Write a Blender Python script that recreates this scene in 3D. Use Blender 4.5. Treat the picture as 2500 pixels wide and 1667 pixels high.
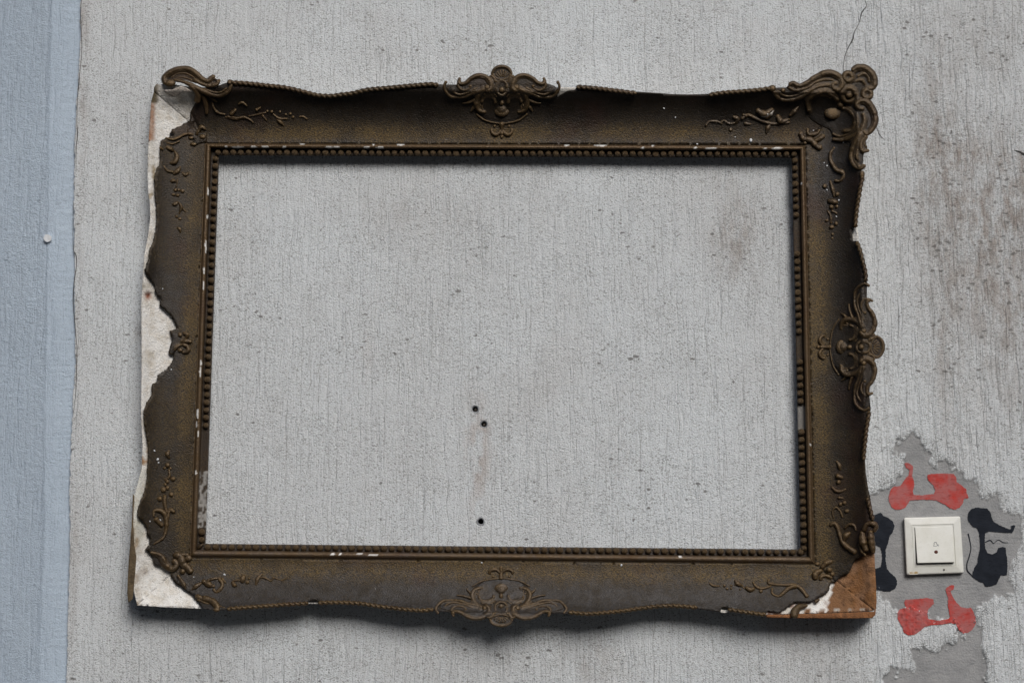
import bpy, math, random
import numpy as np
from mathutils import Vector
from mathutils.geometry import delaunay_2d_cdt

random.seed(7)
rng = np.random.default_rng(7)
for o in list(bpy.data.objects):
    bpy.data.objects.remove(o)
scene = bpy.context.scene
col = scene.collection
R = math.radians

# ------------------------------------------------------------ camera
CAM_Y, CAM_Z, PITCH, LENS = -2.0, 1.36, R(7.0), 50.0
cam = bpy.data.cameras.new('camera')
cam.lens = LENS; cam.sensor_width = 36; cam.clip_start = 0.05; cam.clip_end = 1000
camo = bpy.data.objects.new('camera', cam); col.objects.link(camo)
camo.location = (0, CAM_Y, CAM_Z); camo.rotation_euler = (R(90) + PITCH, 0, 0)
scene.camera = camo

# ------------------------------------------------------------ light
SUN_AZ, SUN_EL = 18.0, 37.0          # to the right of the camera axis, above
w = bpy.data.worlds.new('World'); scene.world = w; w.use_nodes = True
nt = w.node_tree; nt.nodes.clear()
sky = nt.nodes.new('ShaderNodeTexSky'); sky.sky_type = 'NISHITA'; sky.sun_disc = False
sky.sun_elevation = R(SUN_EL); sky.air_density = 1.0; sky.dust_density = 4.0; sky.ozone_density = 1.0
sv = Vector((math.sin(R(SUN_AZ)) * math.cos(R(SUN_EL)), -math.cos(R(SUN_AZ)) * math.cos(R(SUN_EL)), math.sin(R(SUN_EL))))
sky.sun_rotation = math.atan2(sv.x, sv.y)
bgn = nt.nodes.new('ShaderNodeBackground'); bgn.inputs['Strength'].default_value = 0.062
wo = nt.nodes.new('ShaderNodeOutputWorld')
nt.links.new(sky.outputs[0], bgn.inputs[0]); nt.links.new(bgn.outputs[0], wo.inputs[0])
sl = bpy.data.lights.new('sun', 'SUN'); sl.energy = 2.2; sl.angle = R(27); sl.color = (1, 0.985, 0.97)
so = bpy.data.objects.new('sun', sl); col.objects.link(so)
so.rotation_euler = sv.to_track_quat('Z', 'Y').to_euler(); so.location = (2, -4, 6)
vs = scene.view_settings
vs.view_transform = 'Standard'; vs.look = 'None'; vs.gamma = 1; vs.use_curve_mapping = False
vs.exposure = -0.03

# ------------------------------------------------------------ pixel of the photograph -> point at distance d from the wall plane
FPX = 2500 * LENS / 36.0
CT, ST = math.cos(PITCH), math.sin(PITCH)
def P(px, py, d):
    px = np.asarray(px, float); py = np.asarray(py, float); d = np.asarray(d, float)
    xc = (px - 1250) / FPX; yc = -(py - 833.5) / FPX
    dy = CT - yc * ST; dz = ST + yc * CT
    t = (-CAM_Y - d) / dy
    x = xc * t; y = CAM_Y + dy * t; z = CAM_Z + dz * t
    x, y, z = np.broadcast_arrays(x, y, z)
    return np.stack([x, y, z], -1)
MPP = 2.0 / FPX

# ------------------------------------------------------------ object helpers
def setp(o, label=None, cat=None, group=None, kind=None):
    if label: o['label'] = label
    if cat: o['category'] = cat
    if group: o['group'] = group
    if kind: o['kind'] = kind
    return o
def empty(name, loc=(0, 0, 0), parent=None):
    o = bpy.data.objects.new(name, None); col.objects.link(o); o.location = loc
    o.empty_display_size = 0.02
    if parent: attach(o, parent)
    return o
def attach(o, parent):
    o.parent = parent
    p = Vector((0, 0, 0)); q = parent
    while q: p += Vector(q.location); q = q.parent
    o.location = Vector(o.location) - p
def mesh(name, verts, faces, mat, parent=None, smooth=True, attrs=None, cols=None):
    me = bpy.data.meshes.new(name)
    me.from_pydata([tuple(map(float, v)) for v in verts], [], [tuple(int(i) for i in f) for f in faces])
    me.validate()
    if smooth: me.polygons.foreach_set('use_smooth', [True] * len(me.polygons))
    me.materials.append(mat)
    if attrs:
        for k, a in attrs.items():
            at = me.attributes.new(k, 'FLOAT', 'POINT'); at.data.foreach_set('value', np.asarray(a, np.float32))
    if cols is not None:
        at = me.attributes.new('tint', 'FLOAT_COLOR', 'POINT')
        c = np.ones((len(cols), 4), np.float32); c[:, :3] = cols
        at.data.foreach_set('color', c.ravel())
    o = bpy.data.objects.new(name, me); col.objects.link(o)
    if parent: attach(o, parent)
    return o
def bigmesh(name, V, F, mat, parent=None, attrs=None):
    """fast path: V (n,3), F (m,4) quads"""
    me = bpy.data.meshes.new(name)
    n, m = len(V), len(F)
    me.vertices.add(n); me.vertices.foreach_set('co', np.asarray(V, np.float32).ravel())
    me.loops.add(m * 4); me.loops.foreach_set('vertex_index', np.asarray(F, np.int32).ravel())
    me.polygons.add(m); me.polygons.foreach_set('loop_start', np.arange(0, 4 * m, 4, dtype=np.int32))
    me.polygons.foreach_set('use_smooth', np.ones(m, bool))
    me.update(calc_edges=True)
    me.materials.append(mat)
    if attrs:
        for k, a in attrs.items():
            at = me.attributes.new(k, 'FLOAT', 'POINT'); at.data.foreach_set('value', np.asarray(a, np.float32).ravel())
    o = bpy.data.objects.new(name, me); col.objects.link(o)
    if parent: attach(o, parent)
    return o

# ------------------------------------------------------------ numpy noise
def hsh(ix, iz, seed):
    n = (ix.astype(np.int64) * 374761393 + iz.astype(np.int64) * 668265263 + seed * 1442695041) & 0x7fffffff
    n = ((n ^ (n >> 13)) * 1274126177) & 0x7fffffff
    n = ((n ^ (n >> 16)) * 69069 + 12345) & 0x7fffffff
    return ((n ^ (n >> 15)) & 0xffff) / 65535.0
def vn(x, z, seed=0):
    x = np.asarray(x, float); z = np.asarray(z, float)
    ix = np.floor(x); iz = np.floor(z); fx = x - ix; fz = z - iz
    fx = fx * fx * (3 - 2 * fx); fz = fz * fz * (3 - 2 * fz)
    a = hsh(ix, iz, seed); b = hsh(ix + 1, iz, seed); c = hsh(ix, iz + 1, seed); d = hsh(ix + 1, iz + 1, seed)
    return (a * (1 - fx) + b * fx) * (1 - fz) + (c * (1 - fx) + d * fx) * fz
def fbm(x, z, seed=0, o=3):
    s = 0; a = 0.5; t = 0
    for k in range(o):
        s = s + a * vn(x * 2 ** k, z * 2 ** k, seed + k * 17); t += a; a *= 0.5
    return s / t
def sstep(a, b, x):
    t = np.clip((x - a) / (b - a), 0, 1); return t * t * (3 - 2 * t)

# ------------------------------------------------------------ polygon helpers (pixel space)
def seg_dist(pts, poly, closed=True):
    pts = np.asarray(pts, float); poly = np.asarray(poly, float)
    A = poly if closed else poly[:-1]
    B = np.roll(poly, -1, 0) if closed else poly[1:]
    best = np.full(len(pts), 1e9)
    for a, b in zip(A, B):
        ab = b - a; L = ab @ ab + 1e-12
        t = np.clip(((pts - a) @ ab) / L, 0, 1)
        q = pts - (a + t[:, None] * ab)
        best = np.minimum(best, np.einsum('ij,ij->i', q, q))
    return np.sqrt(best)
def inside(pts, poly):
    pts = np.asarray(pts, float); poly = np.asarray(poly, float)
    x, y = pts[:, 0], pts[:, 1]; c = np.zeros(len(pts), bool)
    x0, y0 = poly[:, 0], poly[:, 1]; x1, y1 = np.roll(x0, -1), np.roll(y0, -1)
    for a, b, e, f in zip(x0, y0, x1, y1):
        if b == f: continue
        k = ((b > y) != (f > y)) & (x < (e - a) * (y - b) / (f - b) + a)
        c ^= k
    return c
def densify(poly, step, jag=0.0, closed=True):
    poly = np.asarray(poly, float); out = []
    n = len(poly) if closed else len(poly) - 1
    for i in range(n):
        a = poly[i]; b = poly[(i + 1) % len(poly)]; L = np.hypot(*(b - a)); k = max(1, int(L / step))
        nn = np.array([-(b - a)[1], (b - a)[0]]) / (L + 1e-9)
        for j in range(k):
            p = a + (b - a) * j / k
            if jag and j: p = p + nn * random.uniform(-jag, jag)
            out.append(p)
    if not closed: out.append(poly[-1])
    return np.array(out)
def crom(pts, step=2.0):
    pts = np.asarray(pts, float)
    if len(pts) < 3:
        n = max(2, int(np.hypot(*(pts[1] - pts[0])[:2]) / step) + 1)
        t = np.linspace(0, 1, n)[:, None]; return pts[0] * (1 - t) + pts[1] * t
    p = np.vstack([2 * pts[0] - pts[1], pts, 2 * pts[-1] - pts[-2]]); out = []
    for i in range(1, len(p) - 2):
        L = np.hypot(*(p[i + 1] - p[i])[:2]); k = max(2, int(L / step))
        for t in np.arange(k) / k:
            out.append(0.5 * ((2 * p[i]) + (-p[i - 1] + p[i + 1]) * t + (2 * p[i - 1] - 5 * p[i] + 4 * p[i + 1] - p[i + 2]) * t * t
                              + (-p[i - 1] + 3 * p[i] - 3 * p[i + 1] + p[i + 2]) * t ** 3))
    out.append(p[-2]); return np.array(out)
def triangulate(poly, step):
    poly = np.asarray(poly, float)
    x0, y0 = poly.min(0); x1, y1 = poly.max(0)
    gx, gy = np.meshgrid(np.arange(x0, x1, step), np.arange(y0, y1, step * 0.87))
    gx = gx + (np.arange(gx.shape[0]) % 2)[:, None] * step * 0.5
    g = np.stack([gx.ravel(), gy.ravel()], 1)
    g = g[inside(g, poly)]
    if len(g): g = g[seg_dist(g, poly) > step * 0.45]
    vc = [Vector(p) for p in poly] + [Vector(p) for p in g]
    v, e, f, *_ = delaunay_2d_cdt(vc, [], [list(range(len(poly)))], 1, 1e-5, False)
    v = np.array([[p.x, p.y] for p in v]); f = np.array([list(t) for t in f])
    f = f[inside(v[f].mean(1), poly)]
    used = np.unique(f); mp = np.zeros(len(v), int); mp[used] = np.arange(len(used))
    return v[used], mp[f].tolist()
def sheet(poly, dfun, step, skirt=None, jag=0.0, bstep=None):
    """triangulated relief sheet in pixel space; skirt = function(d)->back depth or None"""
    bd = densify(poly, bstep or step, jag)
    v, f = triangulate(bd, step)
    d = dfun(v[:, 0], v[:, 1])
    V = P(v[:, 0], v[:, 1], d)
    # orient every face towards the viewer
    F = []
    for t in f:
        a, b, c = V[t[0]], V[t[1]], V[t[2]]
        F.append(t if np.cross(b - a, c - a)[1] < 0 else t[::-1])
    if skirt is not None:
        ed = {}
        for t in F:
            for i in range(3):
                k = (t[i], t[(i + 1) % 3])
                if (k[1], k[0]) in ed: del ed[(k[1], k[0])]
                else: ed[k] = 1
        bi = sorted({i for k in ed for i in k}); mp = {}
        bv = v[bi]; Vb = P(bv[:, 0], bv[:, 1], skirt(d[bi]))
        for j, i in enumerate(bi): mp[i] = len(V) + j
        V = np.vstack([V, Vb]); v = np.vstack([v, bv])
        for (a, b) in ed: F.append([b, a, mp[a], mp[b]])
    return V, F, v

def signed(V, F):
    c = V.mean(0); t = 0.0
    for f in F:
        a = V[f[0]] - c
        for i in range(1, len(f) - 1): t += float(np.dot(a, np.cross(V[f[i]] - c, V[f[i + 1]] - c)))
    return t
GG = {}
class MB:
    """collects pixel-space relief shapes into one mesh"""
    def __init__(s): s.V = []; s.F = []; s.n = 0; s.base = 0.0; s.S = []; s.pl = []; s.k = 1.36; s.G = []
    def add(s, V, F, fix=False, g=None):
        s.G.append(np.ones(len(V)) if g is None else g)
        V = np.asarray(V)
        if fix and signed(V, F) < 0: F = [list(f)[::-1] for f in F]
        s.V.append(np.asarray(V)); s.F += [[i + s.n for i in f] for f in F]; s.n += len(V)
    def tube(s, pts, lift=0.15, sides=8, step=2.0, dfun=None, twist=None):
        """pts rows (px, py, r px)"""
        p = crom(pts, step); p[:, 2] = np.maximum(p[:, 2], 0.4)
        if dfun is None and not twist: p[:, 2] *= s.k
        t = np.gradient(p[:, :2], axis=0); t /= (np.linalg.norm(t, axis=1)[:, None] + 1e-9)
        nrm = np.stack([-t[:, 1], t[:, 0]], 1)
        d0 = (dfun or D)(p[:, 0], p[:, 1]) + s.base * MPP
        k = max(2, min(9, len(d0) // 2))
        if len(d0) > 4: d0 = np.convolve(np.pad(d0, k, 'edge'), np.ones(2 * k + 1) / (2 * k + 1), 'valid')
        if dfun is None and not twist: s.S.append(p[:, :3].copy())
        ss = np.concatenate([[0], np.cumsum(np.hypot(*np.diff(p[:, :2], axis=0).T))])
        ph = np.arange(sides) / sides * 2 * np.pi
        V = []
        for i in range(len(p)):
            r = p[i, 2] * np.ones(sides)
            if not twist: r = r * (0.86 + 0.28 * float(vn(ss[i] / 7.0, p[0, 0], 3)))
            if twist:
                r = r * (0.70 + 0.50 * np.abs(np.sin(ss[i] * math.pi / twist + ph * 1.0)))
            dd = d0[i] + lift * p[i, 2] * MPP + r * np.sin(ph) * MPP * (1.0 if twist else 0.85)
            V.append(P(p[i, 0] + nrm[i, 0] * r * np.cos(ph), p[i, 1] + nrm[i, 1] * r * np.cos(ph), dd))
        ends = [P(p[0, 0] - t[0, 0] * p[0, 2] * .7, p[0, 1] - t[0, 1] * p[0, 2] * .7, d0[0] + lift * p[0, 2] * MPP),
                P(p[-1, 0] + t[-1, 0] * p[-1, 2] * .7, p[-1, 1] + t[-1, 1] * p[-1, 2] * .7, d0[-1] + lift * p[-1, 2] * MPP)]
        n = len(p); V = np.vstack(V + [e[None] for e in ends]); F = []
        for i in range(n - 1):
            for j in range(sides):
                a = i * sides + j; b = i * sides + (j + 1) % sides
                F.append([a, b, b + sides, a + sides])
        for j in range(sides):
            F.append([n * sides, (j + 1) % sides, j]); F.append([n * sides + 1, (n - 1) * sides + j, (n - 1) * sides + (j + 1) % sides])
        s.add(V, F, True)
    def blob(s, x, y, rx, ry=None, ang=0, h=None, lift=0.1, seg=10):
        ry = ry or rx; h = h or min(rx, ry)
        d0 = float(D(np.array([x]), np.array([y]))[0]) + s.base * MPP; V = []; F = []
        h *= 0.72 if h < 9 else 0.36; rx *= 1.1; ry *= 1.1; s.S.append(np.array([[x, y, min(rx, ry) * 0.6]]))
        c, si = math.cos(ang), math.sin(ang); rings = 6
        for i in range(rings + 1):
            a = -0.6 + (math.pi / 2 + 0.6) * i / rings
            for j in range(seg):
                b = 2 * math.pi * j / seg
                u = rx * math.cos(a) * math.cos(b); v = ry * math.cos(a) * math.sin(b)
                V.append(P(x + u * c - v * si, y + u * si + v * c, d0 + (lift * h + h * math.sin(a)) * MPP))
        for i in range(rings):
            for j in range(seg):
                F.append([i * seg + j, i * seg + (j + 1) % seg, (i + 1) * seg + (j + 1) % seg, (i + 1) * seg + j])
        s.add(np.array(V), F, True)
    def plate(s, poly, h=6, edge=8, step=2.2, back=0.010): s.pl.append((poly, h, edge, step, back))
    def carve(s, poly, h, edge, step, back):
        """ornament bed: the strokes swell out of it with fluted shoulders"""
        poly = crom(np.vstack([poly, poly[:1]]), 3)[:-1]; smp = np.vstack(s.S)[::2] if s.S else None
        keep = {}
        def df(x, y):
            q = np.stack([x, y], 1); ds = seg_dist(q, poly)
            e = np.sqrt(np.clip(1 - (1 - np.clip(ds / edge, 0, 1)) ** 2, 0, 1))
            hh = h * e
            if smp is not None:
                best = np.zeros(len(q)); dn = np.full(len(q), 1e9); rn = np.ones(len(q))
                for (sx, sy, sr) in smp:
                    d_ = np.hypot(x - sx, y - sy); R_ = sr * 1.75
                    best = np.maximum(best, 0.95 * sr * np.clip(1 - (d_ / R_) ** 2, 0, 1) ** 0.8)
                    m_ = d_ < dn; dn = np.where(m_, d_, dn); rn = np.where(m_, sr, rn)
                flute = 0.9 * np.abs(np.cos(dn * math.pi / 4.2)) * np.exp(-dn / 14.0) * (dn > rn * 0.9)
                hh = np.maximum(hh, best) + flute * e
            keep['g'] = np.clip((hh + 0.4 * flute - h * 1.05) / (1.6 + 0 * hh), 0, 1) * 0.9 + 0.12 * fbm(x / 8, y / 8, 3, 2) if smp is not None else np.full(len(x), 0.5)  # raised strokes golder, ground darker: relief highlight and shade in the colour
            return D(x, y) + (0.4 + hh) * MPP
        V, F, _ = sheet(poly, df, step, skirt=lambda d: d - back, bstep=3)
        g = np.zeros(len(V)); g[:len(keep['g'])] = keep['g']; s.add(V, F, False, g)
    def build(s, name, mat, parent):
        for a in s.pl: s.carve(*a)
        o = mesh(name, np.vstack(s.V), s.F, mat, parent); o['_g'] = 0; GG[o.name] = np.concatenate(s.G); del o['_g']; return o

# ------------------------------------------------------------ materials
def mat(name):
    m = bpy.data.materials.new(name); m.use_nodes = True; n = m.node_tree; n.nodes.clear()
    out = n.nodes.new('ShaderNodeOutputMaterial'); b = n.nodes.new('ShaderNodeBsdfPrincipled')
    n.links.new(b.outputs[0], out.inputs[0]); return m, n, b
def N(n, t, **kw):
    x = n.nodes.new('ShaderNode' + t)
    for k, v in kw.items(): setattr(x, k, v)
    return x
def mapc(n, scale, rot=(0, 0, 0), src='Object', loc=(0, 0, 0)):
    tc = N(n, 'TexCoord'); mp = N(n, 'Mapping'); mp.inputs['Scale'].default_value = scale; mp.inputs['Rotation'].default_value = rot
    mp.inputs['Location'].default_value = loc
    n.links.new(tc.outputs[src], mp.inputs[0]); return mp.outputs[0]
def noise(n, vec, scale, detail=3, rough=0.5, dist=0.0):
    x = N(n, 'TexNoise'); x.inputs['Scale'].default_value = scale; x.inputs['Detail'].default_value = detail
    x.inputs['Roughness'].default_value = rough; x.inputs['Distortion'].default_value = dist
    n.links.new(vec, x.inputs['Vector']); return x.outputs['Fac']
def ramp(n, v, a, b, ca=0.0, cb=1.0):
    x = N(n, 'MapRange'); x.interpolation_type = 'SMOOTHSTEP'
    x.inputs[1].default_value = a; x.inputs[2].default_value = b; x.inputs[3].default_value = ca; x.inputs[4].default_value = cb
    n.links.new(v, x.inputs[0]); return x.outputs[0]
def math_(n, op, a, b=None):
    x = N(n, 'Math', operation=op)
    for i, v in enumerate((a, b)):
        if v is None: continue
        if isinstance(v, (int, float)): x.inputs[i].default_value = v
        else: n.links.new(v, x.inputs[i])
    return x.outputs[0]
def mix(n, fac, a, b, blend='MIX'):
    x = N(n, 'MixRGB', blend_type=blend)
    for i, v in zip((0, 1, 2), (fac, a, b)):
        if isinstance(v, (int, float)): x.inputs[i].default_value = v
        elif isinstance(v, tuple): x.inputs[i].default_value = (*v, 1)
        else: n.links.new(v, x.inputs[i])
    return x.outputs[0]
def attr(n, name, out='Fac'):
    x = N(n, 'Attribute', attribute_name=name); return x.outputs[out]
def bump(n, b, h, strength, dist):
    x = N(n, 'Bump'); x.inputs['Strength'].default_value = strength; x.inputs['Distance'].default_value = dist
    n.links.new(h, x.inputs['Height']); n.links.new(x.outputs[0], b.inputs['Normal'])

def wall_mat(name, base, base2, dark, blue=False):
    m, n, b = mat(name)
    v = mapc(n, (1, 1, 1), src='Object')
    # flecks: short slanted pits
    vf = mapc(n, (1.0, 1, 1.8), (0, R(28), 0))
    f1 = noise(n, vf, 430, 3, 0.62)
    zone = noise(n, v, 9, 3, 0.6); zone2 = noise(n, v, 34, 3, 0.6)
    dt = attr(n, 'dirt')
    dens = math_(n, 'ADD', math_(n, 'ADD', ramp(n, zone, 0.3, 0.7, -0.10, 0.10), ramp(n, zone2, 0.3, 0.7, -0.08, 0.08)), math_(n, 'MULTIPLY', dt, 0.28))
    def dots(scale, keep, size, warp):
        off = N(n, 'TexNoise'); off.inputs['Scale'].default_value = scale * 1.3; off.inputs['Detail'].default_value = 2; n.links.new(vf, off.inputs['Vector'])
        so_ = N(n, 'VectorMath', operation='SCALE'); so_.inputs['Scale'].default_value = warp / scale; n.links.new(off.outputs['Color'], so_.inputs[0])
        ad = N(n, 'VectorMath', operation='ADD'); n.links.new(vf, ad.inputs[0]); n.links.new(so_.outputs[0], ad.inputs[1])
        vo = N(n, 'TexVoronoi'); vo.inputs['Scale'].default_value = scale; n.links.new(ad.outputs[0], vo.inputs['Vector'])
        sp_ = N(n, 'SeparateColor'); n.links.new(vo.outputs['Color'], sp_.inputs[0])
        rad = math_(n, 'MULTIPLY', ramp(n, math_(n, 'ADD', sp_.outputs[0], dens), keep, 1.1, 0, 1), size)
        return ramp(n, math_(n, 'SUBTRACT', rad, vo.outputs['Distance']), 0.0, 0.16)
    fleck = math_(n, 'MAXIMUM', dots(310, 0.16, 0.58, 0.7), math_(n, 'MULTIPLY', dots(520, 0.05, 0.58, 0.6), 0.75))
    big_ = dots(90, 0.84, 0.42, 0.9)
    fleck = math_(n, 'MAXIMUM', fleck, math_(n, 'MULTIPLY', big_, 1.4))
    # vertical drag lines of the float
    vw = N(n, 'VectorMath', operation='ADD')
    w1 = N(n, 'TexNoise'); w1.inputs['Scale'].default_value = 7; w1.inputs['Detail'].default_value = 2; n.links.new(v, w1.inputs['Vector'])
    sc = N(n, 'VectorMath', operation='SCALE'); sc.inputs['Scale'].default_value = 0.020
    n.links.new(w1.outputs['Color'], sc.inputs[0]); n.links.new(v, vw.inputs[0]); n.links.new(sc.outputs[0], vw.inputs[1])
    wk = attr(n, 'worm')
    sx = N(n, 'SeparateXYZ'); n.links.new(vw.outputs[0], sx.inputs[0])
    def vline(freq, width, seed):
        vo = N(n, 'TexVoronoi', voronoi_dimensions='1D', feature='DISTANCE_TO_EDGE'); vo.inputs['Scale'].default_value = 1.0
        wob_ = noise(n, mapc(n, (1, 1, 1), loc=(seed, 0, 0)), 35, 3, 0.6)
        n.links.new(math_(n, 'ADD', math_(n, 'MULTIPLY', sx.outputs[0], freq), math_(n, 'ADD', math_(n, 'MULTIPLY', wob_, 0.9), seed)), vo.inputs['W'])
        gp = noise(n, mapc(n, (1, 1, 0.11), loc=(seed * 0.37, 0, 0)), freq * 0.8, 3, 0.65)
        wd = math_(n, 'MULTIPLY', ramp(n, math_(n, 'ADD', gp, math_(n, 'MULTIPLY', wk, 0.05)), 0.44, 0.62, 0.0, 1.0), width)
        return ramp(n, math_(n, 'SUBTRACT', wd, vo.outputs['Distance']), 0.0, width * 0.5)
    line = math_(n, 'MAXIMUM', vline(75, 0.070, 3.1), math_(n, 'MULTIPLY', vline(140, 0.10, 11.7), 0.7))
    line = math_(n, 'MULTIPLY', line, ramp(n, f1, 0.40, 0.56, 0.45, 1.0))
    gap = noise(n, mapc(n, (1, 1, 0.25)), 60, 3, 0.6)
    line = math_(n, 'MULTIPLY', line, ramp(n, gap, 0.40, 0.55, 0.4, 1.0))
    grit = noise(n, v, 360, 4, 0.65)
    cem = attr(n, 'cem')
    rough_zone = math_(n, 'SUBTRACT', 1.0, cem)
    smooth = attr(n, 'smooth')
    rz = math_(n, 'MULTIPLY', rough_zone, math_(n, 'SUBTRACT', 1.0, math_(n, 'MULTIPLY', smooth, 0.35)))
    fleck = math_(n, 'MULTIPLY', fleck, rz); line = math_(n, 'MULTIPLY', line, rz)
    tone = noise(n, v, 3.2, 4, 0.6)
    c = mix(n, ramp(n, tone, 0.35, 0.65), base, base2)
    patchy = noise(n, v, 40, 3, 0.6)
    c = mix(n, ramp(n, patchy, 0.35, 0.7, 0, 0.16), c, tuple(x * 0.8 for x in base))
    if not blue:
        warm = ramp(n, noise(n, v, 5.5, 4, 0.65), 0.5, 0.72)
        c = mix(n, math_(n, 'MULTIPLY', warm, 0.15), c, (0.50, 0.45, 0.42))
    # large mould and dirt stains in streaks
    ds = noise(n, mapc(n, (1, 1, 0.35)), 55, 4, 0.7)
    dd = math_(n, 'MULTIPLY', dt, ramp(n, ds, 0.38, 0.66, 0.15, 1.0))
    c = mix(n, math_(n, 'MULTIPLY', dd, 0.66), c, (0.25, 0.165, 0.11))
    dk = math_(n, 'MAXIMUM', math_(n, 'MULTIPLY', fleck, 0.56), math_(n, 'MULTIPLY', line, 0.52))  # pits and drag lines darkened in the colour: groove shade plus dirt
    c = mix(n, dk, c, dark)
    rust = attr(n, 'rust')
    c = mix(n, math_(n, 'MULTIPLY', rust, 0.5), c, (0.40, 0.27, 0.20))
    # cement showing in the patches
    cn = noise(n, v, 28, 5, 0.65); cs = noise(n, mapc(n, (0.5, 1, 1.6)), 240, 3, 0.6)
    cc = mix(n, ramp(n, cn, 0.3, 0.7), (0.27, 0.275, 0.28), (0.36, 0.362, 0.365))
    cc = mix(n, ramp(n, cs, 0.52, 0.75, 0, 0.4), cc, (0.19, 0.19, 0.195))
    c = mix(n, cem, c, cc)
    em = attr(n, 'edge')
    c = mix(n, math_(n, 'MULTIPLY', em, ramp(n, f1, 0.46, 0.60, 0, 0.7)), c, (0.17, 0.17, 0.165))
    n.links.new(c, b.inputs['Base Color']); b.inputs['Roughness'].default_value = 0.92
    b.inputs['Specular IOR Level'].default_value = 0.25
    ms = N(n, 'VectorMath', operation='MULTIPLY'); ms.inputs[1].default_value = (1, 0.05, 0.07); n.links.new(vw.outputs[0], ms.inputs[0])
    rid = noise(n, ms.outputs[0], 125, 3, 0.7)
    rid = math_(n, 'MULTIPLY', ramp(n, rid, 0.32, 0.52), math_(n, 'ADD', 0.45, math_(n, 'MULTIPLY', wk, 0.25)))
    h = math_(n, 'ADD', math_(n, 'MULTIPLY', math_(n, 'MULTIPLY', rid, rz), 1.5), math_(n, 'MULTIPLY', grit, 0.8))
    h = math_(n, 'ADD', h, math_(n, 'MULTIPLY', math_(n, 'MULTIPLY', f1, -1.7), rz))
    h = math_(n, 'ADD', h, math_(n, 'MULTIPLY', math_(n, 'MULTIPLY', cs, cem), 0.5))
    bump(n, b, h, 1.0, 0.0015)
    return m
M_wall = wall_mat('scratched_render', (0.785, 0.825, 0.85), (0.73, 0.755, 0.77), (0.16, 0.155, 0.145))
M_blue = wall_mat('blue_render', (0.52, 0.615, 0.72), (0.47, 0.56, 0.66), (0.30, 0.36, 0.44), True)

def bronze_mat(name, dark, gold, rich=0.0, met=0.25, rgh=0.5, worn_shaded=False):
    m, n, b = mat(name)
    v = mapc(n, (1, 1, 1))
    g = attr(n, 'gold')
    grain = noise(n, mapc(n, (1, 1, 1.5), (0, R(25), 0)), 430, 3, 0.65)
    big = noise(n, v, 14, 4, 0.6)
    gm = math_(n, 'MULTIPLY', g, ramp(n, grain, 0.36, 0.66, 0.5 if worn_shaded else 0.10, 1.0))
    gm = math_(n, 'MULTIPLY', gm, ramp(n, big, 0.36, 0.6, 0.6 if worn_shaded else 0.35, 1.0))
    gm = math_(n, 'MAXIMUM', gm, rich)
    c = mix(n, gm, dark, gold)
    red = ramp(n, noise(n, v, 9, 3, 0.6), 0.52, 0.7)
    c = mix(n, math_(n, 'MULTIPLY', red, 0.35), c, (0.040, 0.013, 0.008))
    dust = ramp(n, noise(n, v, 90, 5, 0.75), 0.30, 0.75)
    dn = attr(n, 'dust')
    c = mix(n, math_(n, 'MULTIPLY', math_(n, 'MULTIPLY', dust, dn), 0.38), c, (0.095, 0.10, 0.115))
    sp = ramp(n, noise(n, v, 330, 2, 0.5), 0.745, 0.77)
    c = mix(n, math_(n, 'MULTIPLY', sp, 0.35), c, (0.30, 0.30, 0.29))
    wh = attr(n, 'white')
    c = mix(n, wh, c, (0.72, 0.71, 0.68))
    if worn_shaded:
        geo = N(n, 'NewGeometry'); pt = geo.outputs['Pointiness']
        c = mix(n, ramp(n, pt, 0.495, 0.44, 0, 0.9), c, (0.010, 0.008, 0.006))  # shade of the hollows, along with patina, put into the colour
        c = mix(n, ramp(n, pt, 0.52, 0.62, 0, 0.45), c, tuple(x * 1.25 for x in gold))  # highlight on raised edges painted as brighter gold
    n.links.new(c, b.inputs['Base Color'])
    n.links.new(math_(n, 'MULTIPLY', math_(n, 'SUBTRACT', 1.0, wh), met), b.inputs['Metallic'])
    rr = ramp(n, big, 0.3, 0.7, rgh - 0.06, rgh + 0.14); n.links.new(rr, b.inputs['Roughness'])
    b.inputs['Specular IOR Level'].default_value = 0.4
    fine = noise(n, v, 900, 2, 0.5)
    bump(n, b, math_(n, 'ADD', grain, math_(n, 'MULTIPLY', fine, 0.4)), 0.8, 0.0010)
    return m
M_cove = bronze_mat('bronzed_cove', (0.0130, 0.0093, 0.0060), (0.138, 0.089, 0.029), 0, 0.38, 0.38)
M_ridge = bronze_mat('bronzed_fillet', (0.046, 0.028, 0.014), (0.15, 0.092, 0.037), 0.45, 0.45, 0.33)
M_bed = bronze_mat('bead_channel', (0.020, 0.014, 0.009), (0.10, 0.062, 0.026), 0.05, 0.3, 0.5)
M_orn = bronze_mat('bronzed_ornament', (0.012, 0.009, 0.006), (0.125, 0.078, 0.031), 0.0, 0.4, 0.32, True)
M_bead = bronze_mat('bronzed_bead', (0.050, 0.031, 0.015), (0.18, 0.115, 0.046), 0.40, 0.35, 0.34)

def tint_mat(name, rgh=0.8, bs=0.5):
    m, n, b = mat(name)
    v = mapc(n, (1, 1, 1)); c = attr(n, 'tint', 'Color')
    c = mix(n, ramp(n, noise(n, v, 70, 5, 0.7), 0.42, 0.68, 0, 0.8), c, (0.78, 0.73, 0.66), 'MULTIPLY')
    g = noise(n, v, 420, 3, 0.6)
    c = mix(n, ramp(n, g, 0.60, 0.72, 0, 0.8), c, (0.6, 0.57, 0.53), 'MULTIPLY')
    n.links.new(c, b.inputs['Base Color']); b.inputs['Roughness'].default_value = rgh
    bump(n, b, math_(n, 'ADD', noise(n, v, 110, 6, 0.7), g), 1.0, 0.0022)
    return m
M_gesso = tint_mat('bare_gesso_and_wood')

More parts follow.
